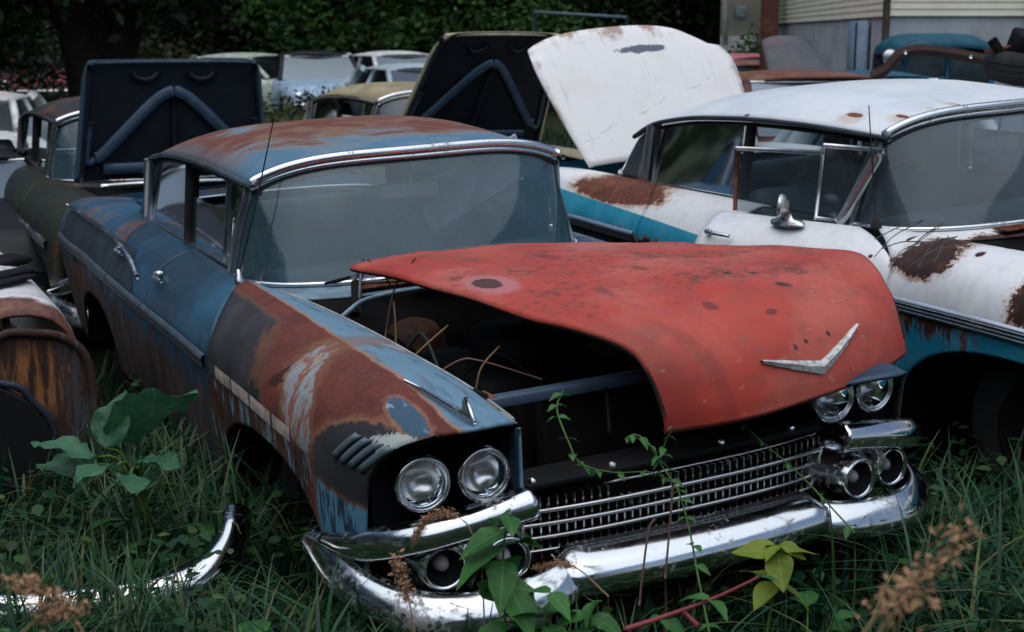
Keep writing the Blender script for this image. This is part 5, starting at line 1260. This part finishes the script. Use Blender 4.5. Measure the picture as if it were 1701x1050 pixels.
# ------------------------------------------------------------------ plants
rng = np.random.default_rng(21)
def foot(pose, u0, u1, hw):
    (tx, ty, tz), (yaw, _, _) = pose; c, s = math.cos(R(yaw)), math.sin(R(yaw))
    def inside(x, y):
        dx, dy = x - tx, y - ty; u = dx * c + dy * s; v = -dx * s + dy * c; return (u > u0) & (u < u1) & (np.abs(v) < hw)
    return inside
FOOT = [foot(POSE_A, .12, 5.1, .84), foot(POSE_B, .0, 5.1, .84), foot(((-1.62, 8.56, 0), (115.6, 0, 0)), .2, 5.6, .9), foot(((.38, 11.16, 0), (117.6, 0, 0)), .1, 5.1, .84)]
def e_in(x, y):
    c, s = math.cos(R(116)), math.sin(R(116)); dx, dy = x + 1.60, y - 5.15; u = dx * c + dy * s; v = -dx * s + dy * c; return (u > -.3) & (u < 2.4) & (v > .02) & (v < 1.3)
FOOT.append(e_in)
def scatter(n, x0, x1, y0, y1, near=None):
    x = rng.uniform(x0, x1, n); y = rng.uniform(y0, y1, n)
    vis = np.abs(x - .3) < y * .52 + 1.0
    for f in FOOT: vis &= ~f(x, y)
    return x[vis], y[vis]
def blades(x, y, h, w_, name, mat, lean=.6, seg=5, tuft=.35):
    n = len(x); z = gz(x, y); a = rng.uniform(0, 2 * PI, n)
    cx, cy = np.floor(x / tuft), np.floor(y / tuft); ta = (np.sin(cx * 12.9 + cy * 78.2) * 43758.5) % (2 * PI)      # tufts lean together
    a = np.where(rng.random(n) < .55, ta + rng.normal(0, .5, n), a)
    H = h * rng.uniform(.45, 1.25, n); LN = lean * rng.uniform(.2, 1.5, n); W_ = w_ * rng.uniform(.6, 1.4, n)
    t = np.linspace(0, 1, seg + 1)[None, :]
    rad = H[:, None] * LN[:, None] * t ** 2 * .8; zz = H[:, None] * (t - .38 * LN[:, None] * t ** 2.6)
    px = x[:, None] + np.cos(a)[:, None] * rad; py = y[:, None] + np.sin(a)[:, None] * rad; pz = z[:, None] + zz - .02
    ww = W_[:, None] * (1 - t ** 2.2) * .5 + .0004; sx, sy = -np.sin(a)[:, None] * ww, np.cos(a)[:, None] * ww
    L_ = np.stack([px + sx, py + sy, pz], -1); R_ = np.stack([px - sx, py - sy, pz], -1)
    V = np.stack([L_, R_], 2).reshape(n, -1, 3); k = 2 * (seg + 1)
    base = np.arange(n)[:, None] * k; F = []
    for i in range(seg): F.append(np.stack([base[:, 0] + 2 * i, base[:, 0] + 2 * i + 1, base[:, 0] + 2 * i + 3, base[:, 0] + 2 * i + 2], 1))
    return np_mesh(name, V.reshape(-1, 3), np.concatenate(F), mat)
GRASS = leaf_mat('grass_blades', [(.005, .030, .016), (.011, .058, .027), (.024, .092, .040), (.055, .13, .050), (.13, .13, .05)], .45, .3)
GRASS2 = leaf_mat('grass_short', [(.005, .023, .011), (.010, .044, .018), (.022, .066, .024)], .5, .3)
x, y = scatter(92000, -3.6, 4.6, 1.4, 7.0); o = blades(x, y, .20, .007, 'short_grass', GRASS2, .7, 4); tag(o, 'short tangled grass covering the ground between the cars', 'grass', kind='stuff')
x, y = scatter(46000, -3.6, 4.6, 1.6, 6.8)
dens = (np.sin(x * 3.1 + 1) + np.sin(y * 2.7 + x * 1.3)) > -.5; x, y = x[dens], y[dens]
x2, y2 = scatter(3200, -2.0, -.45, 2.9, 3.95); x, y = np.concatenate([x, x2]), np.concatenate([y, y2])
o = blades(x, y, .36, .011, 'long_grass', GRASS, .9, 6); tag(o, 'long arching grass blades round the front of the cars', 'grass', kind='stuff')
x, y = scatter(26000, -11, 10, 6.5, 26); o = blades(x, y, .36, .018, 'rough_grass', GRASS2, .7, 4, .8); tag(o, 'rough grass between the rows of cars further back', 'grass', kind='stuff')
x, y = scatter(5200, -2.3, -.35, 3.0, 5.6); x3, y3 = scatter(1500, .9, 2.6, 3.0, 5.0); x, y = np.concatenate([x, x3]), np.concatenate([y, y3]); kk = ~((x > -1.75) & (x < -.55) & (y < 4.45)); x, y = x[kk], y[kk]
o = blades(x, y, .50, .014, 'tall_grass', GRASS, 1.05, 7, .28); tag(o, 'tall drooping grass clumps along the side of the blue car', 'grass', kind='stuff')
# tall weeds seen between the raised hood and the cream roof
P = np.concatenate([clumps((-3.2 + rng.normal() * .5, 15.5 + k * .5, float(gz(-3, 15.5)) + .5), (.9, .7, .6), 16, 60, rng, .22) for k in range(4)])
V, F = leaf_quads(P, .10, rng); o = np_mesh('weed_bank', V, F, leaf_mat('weeds_olive', [(.02, .045, .012), (.045, .075, .02), (.08, .085, .03)])); tag(o, 'bank of olive weeds between the dark raised hood and the cream roof', 'weeds', kind='stuff')
P = np.concatenate([clumps((-4.6 + k * .75, 24.5, .45), (.6, .5, .4), 10, 50, rng, .18) for k in range(6)])
V, F = leaf_quads(P, .09, rng); o = np_mesh('brush', V, F, LEAF_DARK); tag(o, 'dark scrubby brush before the sky blue car', 'brush', kind='stuff')

# broad-leaved low weeds: many small oval leaves
def oval_leaves(P, size, rng, name, mat, asp=.62, up=1.0):
    n = len(P); d, s, nr = rand_frames(n, rng, up); d[:, 2] *= .5; L = (size * rng.uniform(.5, 1.4, n))[:, None]
    prof = [(-.5, .0, 0), (-.25, .42, .05), (.1, .45, .06), (.5, 0, -.06), (.1, -.45, .06), (-.25, -.42, .05)]
    V = np.stack([P + d * L * a + s * L * asp * b_ + nr * L * c for a, b_, c in prof], 1)
    return np_mesh(name, V.reshape(-1, 3), np.arange(6 * n).reshape(n, 6), mat)
WEED = leaf_mat('weed_leaves', [(.007, .036, .016), (.014, .060, .024), (.030, .090, .030), (.055, .11, .028)], .45, .3)
x, y = scatter(30000, -3.4, 4.4, 1.8, 6.4); k = (np.sin(x * 4.3 + .6) * np.sin(y * 3.7 + x) > -.25); x, y = x[k], y[k]
hh = np.where((np.sin(x * 5.1 + y * 2.3) * np.sin(y * 4.4 - x) > .1) & ((x < -.75) | (x > 1.3)), .40, .22); P = np.stack([x, y, gz(x, y) + rng.uniform(.03, 1, len(x)) * hh], 1)
o = oval_leaves(P, .050, rng, 'low_weeds', WEED); tag(o, 'low broad leaved weeds mixed into the grass', 'weeds', kind='stuff')

# single leaves and stems
def leaf_mesh(name, L, W_, curl=.25, fold=.25, wave=0.0, shape='ovate', nl=9, nw=5, seed=0, serr=.0):
    r = np.random.default_rng(seed); P = np.zeros((nl, nw, 3))
    for i, s in enumerate(np.linspace(0, 1, nl)):
        if shape == 'ovate': hw = math.sin(PI * min(1, s * 1.02) ** .72) ** .9
        elif shape == 'round': hw = math.sin(PI * s) ** .55
        else: hw = (1 - s) ** .6 * min(1, s * 9)
        hw = max(hw, .0) * W_ / 2 * (1 + (serr if i % 2 else -serr))
        for j, t in enumerate(np.linspace(-1, 1, nw)):
            P[i, j] = (L * s, hw * t, fold * abs(t) * hw - curl * L * s * s + wave * L * math.sin(s * 9 + t * 3) * abs(t) + wave * .6 * L * r.normal() * abs(t))
    me = MB().grid(P); m = bpy.data.meshes.new(name); m.from_pydata(np.concatenate(me.v).tolist(), [], me.f); m.polygons.foreach_set('use_smooth', [True] * len(m.polygons)); return m
def vein_leaf_mat(name, c0, c1, vein):
    t = Mt(name); x, y, z = t.xyz
    c = t.mix(c0, c1, t.noise(18, 4, .6).ss(.35, .7)); c = t.mix(c, vein, (y.abs()).ss(.0022, .0008) * .8)
    sv = ((x - y.abs() * .8) * 95.0)._m('SINE'); c = t.mix(c, vein, sv.ss(.93, 1.0) * .35)
    c = t.mix(c, (.16, .13, .04), t.noise(40, 3).ss(.70, .76) * .6)
    c = t.mix(c, tuple(a * 1.4 for a in c1), t.rnd().ss(.3, 1) * .5)
    t.set('Base Color', c); t.set('Roughness', .5); t.set('Specular IOR Level', .3); t.bump(sv * -.3 + t.noise(60, 3), .25, .002)
    nt = t.nt; tl = nt.nodes.new('ShaderNodeBsdfTranslucent'); mx = nt.nodes.new('ShaderNodeMixShader'); mx.inputs[0].default_value = .28
    out = nt.nodes['Material Output']; nt.links.new(c.so, tl.inputs[0]); nt.links.new(t.b.outputs[0], mx.inputs[1]); nt.links.new(tl.outputs[0], mx.inputs[2]); nt.links.new(mx.outputs[0], out.inputs[0]); return t.m
LF_G = vein_leaf_mat('leaf_green', (.018, .10, .022), (.045, .155, .030), (.10, .20, .06))
LF_Y = vein_leaf_mat('leaf_yellow_green', (.10, .16, .015), (.17, .22, .02), (.22, .26, .06))
LF_B = vein_leaf_mat('leaf_burdock', (.025, .095, .050), (.050, .145, .075), (.11, .20, .12))
STEM_G = plain('stem_green', (.06, .13, .03), .5); STEM_R = plain('stem_red', (.22, .045, .050), .5); STEM_D = plain('stem_dry', (.30, .20, .11), .8); STEM_B = plain('stem_brown', (.16, .09, .075), .7)
SEED = plain('seed_tan', (.36, .21, .12), .9, scale=40); TWIG = plain('twig_grey', (.08, .075, .075), .8)
def put_leaf(me, root, p, dirv, mat, scale=1.0, roll=0.0, name='leaf'):
    o = bpy.data.objects.new(name, me); col.objects.link(o); o.parent = root
    if not me.materials: me.materials.append(mat)
    o.location = p; q = Vector(dirv).normalized().to_track_quat('X', 'Z'); o.rotation_mode = 'QUATERNION'; o.rotation_quaternion = q @ Euler((roll, 0, 0)).to_quaternion(); o.scale = (scale,) * 3
    return o
rnd = random.Random(3)
OV = [leaf_mesh('leaf_ovate', .100, .058, .30 + .1 * k, .25, .012, 'ovate', seed=k, serr=.05) for k in range(3)]
OVY = [leaf_mesh('leaf_ovate_pale', .095, .062, .2 + .15 * k, .2, .012, 'ovate', seed=k + 5) for k in range(2)]
SM = [leaf_mesh('leaf_small', .034, .020, .35, .3, .02, 'ovate', 6, 3, seed=k + 9) for k in range(2)]
for m in SM: m.materials.append(LF_G)
def to_ground(root, p, mat, r=.004, name='lower_stem'):
    """carries a stem that starts below the picture down to the earth"""
    p = np.array(p); g = np.array([p[0], p[1], float(gz(p[0], p[1])) - .03]); o = np.array(root.location)
    if p[2] > g[2] + .04: MB().tube(curve_pts([g - o, (p + g) / 2 + (.01, .01, 0) - o, p - o], 6), r, 6).build(name, mat, root)
def plant(label, pts, depth, n_nodes, meshes, mat, r0=.004, lscale=(.7, 1.1), start=.15, stem=STEM_G, cat='weed', group=None, name='weed_plant', whorl=2, droop=-.25, seed=1, ground=True):
    """stem through photo points at a depth, opposite leaf pairs up the stem"""
    rd = random.Random(seed); W = [at_px(a, b_, d if isinstance(d, float) else depth) for a, b_, d in [(p + (None,))[:3] for p in pts]]
    base = np.array(W[0]); root = empty(name, base); tag(root, label, cat, group)
    C = curve_pts(np.array(W) - base, 30); MB().tube(C, np.linspace(r0, r0 * .4, 30), 6).build('stem', stem, root)
    if ground: to_ground(root, W[0], stem, r0)
    for k in range(n_nodes):
        f = start + (1 - start) * k / max(1, n_nodes - 1); p = C[min(29, int(f * 29))]; a0 = rd.uniform(0, PI) + k * PI / 2
        for j in range(whorl):
            a = a0 + j * 2 * PI / whorl + rd.uniform(-.35, .35); s = rd.uniform(*lscale) * (1 - .35 * max(0, f - .75) / .25)
            put_leaf(rd.choice(meshes), root, p, (math.cos(a), math.sin(a), rd.uniform(droop - .25, droop + .45)), mat, s, rd.uniform(-.4, .4))
    return root
GP = 'leafy weeds in front of the bumper'
plant('tall leafy weed in front of the right parking light', [(842, 1130), (838, 1000), (836, 920), (842, 856)], 3.05, 7, OV, LF_G, .005, (1.05, 1.6), .25, group=GP, seed=4)
plant('short leafy weed under the bumper beside the tall one', [(905, 1140), (900, 1060), (915, 985)], 3.0, 5, OV, LF_G, .004, (.95, 1.4), .25, group=GP, seed=8)
plant('narrow leafy weed with drooping leaves under the bumper centre', [(985, 1130), (978, 1060), (985, 1000)], 3.02, 5, OV, LF_G, .004, (.8, 1.25), .25, group=GP, seed=12)
plant('yellow green seedling sprig in front of the bumper centre', [(1272, 1060), (1284, 990), (1292, 925), (1296, 905)], 3.2, 3, OVY, LF_Y, .004, (.95, 1.3), .45, group=GP, seed=5, whorl=3)
# fleshy red stem
rs = plant('fallen fleshy red stem with a few leaves before the bumper', [(1040, 1045), (1110, 1022), (1190, 992), (1262, 958)], 3.05, 3, OV, LF_G, .007, (.5, .8), .3, stem=STEM_R, seed=6)
MB().tube([at_px(1135, 1016, 3.05) - np.array(rs.location), at_px(1160, 1040, 3.02) - np.array(rs.location)], .006, 6).build('side_stem', STEM_R, rs)
# vines over the grille
GV = 'vines climbing over the grille'
def vine(label, pts, n, seed, stem=STEM_G, r0=.0032, leafsc=(.7, 1.3)):
    v = plant(label, pts, 3.5, n, SM, LF_G, r0, leafsc, .05, stem=stem, cat='vine', group=GV, name='vine', whorl=2, seed=seed, ground=pts[0][1] > 850); return v
vine('vine rising across the grille to the hood corner with curled tip', [(1180, 1060, 3.3), (1160, 960, 3.4), (1145, 880, 3.5), (1125, 812, 3.55), (1098, 770, 3.6), (1105, 735, 3.6), (1120, 708, 3.6)], 12, 2)
vine('vine hanging from the core bar to the radiator shelf', [(936, 648, 3.95), (925, 680, 3.9), (945, 735, 3.8), (965, 770, 3.7), (1020, 785, 3.65), (1085, 785, 3.6), (1130, 815, 3.55)], 11, 3)
vine('short curled vine shoot above the radiator shelf', [(1098, 770, 3.6), (1075, 735, 3.62), (1055, 722, 3.62), (1040, 728, 3.62)], 5, 4)
vine('thin green stalk crossing the far end of the grille', [(1420, 885, 3.9), (1330, 790, 4.05), (1250, 720, 4.15), (1225, 690, 4.2)], 6, 7, r0=.0028)
for k, (pts, st) in enumerate(((((1062, 1005), (1068, 950), (1078, 880), (1090, 860)), STEM_B), (((1105, 960), (1112, 880), (1118, 800)), STEM_B))):
    b0 = at_px(*pts[0], 3.4); r_ = empty('dry_stalk', b0); tag(r_, ['thin bent brown stalk before the bumper centre', 'thin straight brown stalk crossing the grille'][k], 'stalk', 'dry stalks at the grille'); MB().tube(curve_pts([at_px(a, c, 3.4) - b0 for a, c in pts], 16), .003, 5).build('stem', st, r_); to_ground(r_, b0, st, .003)
# burdock with big wavy leaves
bd = empty('burdock', at_px(235, 800, 4.55)); tag(bd, 'burdock with large wavy pale leaves beside the blue car', 'weed')
BIG = [leaf_mesh('leaf_burdock', .30, .20, .10, .22, .05, 'ovate', 14, 9, seed=k + 30) for k in range(3)]
o0 = np.array(bd.location); to_ground(bd, o0, STEM_G, .014)
for k, (a, c, dv, s) in enumerate((((175, 735), 4.55, (1, .25, .62), 1.0), ((175, 745), 4.5, (.15, .5, .75), .62), ((160, 760), 4.4, (-.9, -.1, .35), .6), ((235, 765), 4.45, (.8, -.6, .15), .55), ((190, 775), 4.35, (-.3, -1, .2), .6), ((215, 790), 4.3, (.4, -1, .05), .5), ((140, 780), 4.4, (-1, .2, .1), .5))):
    p = at_px(*a, c) - o0; MB().tube(curve_pts([(0, 0, -.1), p * .5 + (0, 0, .03), p], 8), .006, 6).build('leaf_stalk', STEM_G, bd); put_leaf(BIG[k % 3], bd, p, dv, LF_B, s * 1.15, rnd.uniform(-.3, .3) + (-.7 if k == 0 else 0))
# medium round-leaved weeds at the lower left and right
MED = [leaf_mesh('leaf_medium', .105, .085, .25, .15, .02, 'round', 9, 7, seed=k + 50) for k in range(3)]
MW = [((55, 960), 3.5, 'weed with rounded leaves at the loose end of the chrome bumper'), ((150, 1000), 3.3, 'weed with rounded leaves before the chrome bumper middle'), ((330, 1010), 3.35, 'weed with rounded leaves under the corner of the chrome bumper'), ((415, 985), 3.5, 'weed with rounded leaves between the chrome bumper and blue car'), ((120, 800), 4.4, 'weed with rounded leaves beside the black radiator panel'), ((290, 820), 4.4, 'weed with rounded leaves below the burdock'), ((1420, 1010), 3.3, 'weed with rounded leaves below the driver side bumper end'), ((1560, 860), 4.2, 'weed with rounded leaves beside the driver side bumper end'), ((1640, 780), 4.8, 'weed with rounded leaves before the white car wheel'), ((1350, 900), 3.7, 'weed with rounded leaves at the driver side bumper joint')]
for k, (a, d, lb) in enumerate(MW):
    p = at_px(a[0], a[1], d); rd = random.Random(k); g = float(gz(p[0], p[1])); r_ = empty('broadleaf_weed', (p[0], p[1], g)); tag(r_, lb, 'weed', 'round leaved weeds in the grass'); top = min(.24, max(.12, p[2] - g))
    for j in range(9):
        an = rd.uniform(0, 2 * PI); rr_ = rd.uniform(.03, .13); h = top * rd.uniform(.35, 1.0); q = np.array([math.cos(an) * rr_, math.sin(an) * rr_, h])
        MB().tube(curve_pts([(0, 0, 0), q * (.4, .4, .6), q], 6), .0025, 5).build('leaf_stalk', STEM_G, r_); put_leaf(rd.choice(MED), r_, q, (math.cos(an), math.sin(an), rd.uniform(-.2, .5)), LF_B if k % 2 else LF_G, rd.uniform(.55, 1.1), rd.uniform(-.3, .3))
# seed heads
def seedhead(label, pts, depth, n, size, spread, seed, mat=SEED, group='dry seed heads', fluff=False):
    rd = np.random.default_rng(seed); W = [at_px(a, c, depth) for a, c in pts]; b0 = np.array(W[0]); r_ = empty('seed_head', b0); tag(r_, label, 'seed head', group)
    C = curve_pts(np.array(W) - b0, 60); MB().tube(C, np.linspace(.0022, .001, 60), 5).build('stem', STEM_D, r_); to_ground(r_, b0, STEM_D, .0022)
    i = rd.integers(22, 60, n); P = C[i] + rd.normal(size=(n, 3)) * spread
    V, F = leaf_quads(P, size, rd, .45 if not fluff else .12); o = np_mesh('seeds', V, F, mat, r_); o['kind'] = 'stuff'; return r_
seedhead('tan branching seed stalk before the passenger side bumper', [(690, 1060), (680, 1000), (668, 960), (655, 925)], 2.85, 260, .012, .008, 1)
seedhead('arched foxtail head over the parking light', [(800, 930), (775, 870), (735, 853), (705, 868), (690, 895)], 3.1, 900, .016, .005, 2, fluff=True)
seedhead('small foxtail head beside the bumper centre', [(1010, 990), (960, 945), (925, 938), (890, 945)], 3.1, 500, .013, .004, 3, fluff=True)
seedhead('blurred tan seed plume rising over the grass at the right', [(1440, 1080), (1490, 1010), (1540, 950), (1595, 880)], 1.6, 170, .012, .012, 4)
seedhead('blurred tan seed plume leaning in the right corner grass', [(1420, 1075), (1450, 1030), (1490, 990), (1530, 985)], 1.55, 120, .012, .012, 5)
seedhead('tan seed plume lying over the end of the chrome bumper', [(150, 1070), (110, 1010), (70, 985), (10, 960)], 1.9, 170, .012, .010, 6)
seedhead('tan seed plume crossing low beside the chrome bumper', [(20, 1070), (60, 1030), (90, 1015), (140, 1010)], 1.9, 130, .012, .008, 7)
# dead stalks standing in the engine bay
ds = empty('dead_stalks', at_px(640, 590, 4.9)); tag(ds, 'dead straw stalks standing up through the engine bay', 'dry weeds'); o0 = np.array(ds.location)
for pts, d in ((((640, 560), (650, 500), (664, 460), (690, 430)), 4.9), (((658, 590), (657, 540), (654, 500)), 4.7), (((612, 430), (640, 460), (650, 480)), 5.0), (((700, 640), (760, 600), (800, 600), (900, 630)), 4.4), (((790, 650), (800, 610), (830, 575)), 4.4), (((600, 470), (660, 468), (720, 455)), 4.95), (((640, 640), (700, 580), (745, 540)), 4.6)):
    MB().tube(curve_pts([at_px(a, c, d) - o0 for a, c in pts], 14), .0035, 5).build('stalk', STEM_D if rnd.random() < .5 else STEM_B, ds)
tw = empty('dry_twigs', at_px(1520, 420, 5.15)); tag(tw, 'thin dry twigs lying on the white fender below the windshield', 'twigs'); o0 = np.array(tw.location)
for k in range(11):
    a0, c0 = rnd.uniform(1505, 1600), rnd.uniform(365, 405); a1, c1 = a0 - rnd.uniform(20, 90), c0 + rnd.uniform(5, 60); d = 5.2
    MB().tube(curve_pts([at_px(a0, c0, d + .12) - o0, at_px((a0 + a1) / 2 + rnd.uniform(-8, 8), (c0 + c1) / 2 - 6, d) - o0, at_px(a1, c1, d - .15) - o0], 8), .0022, 4).build('twig', TWIG, tw)
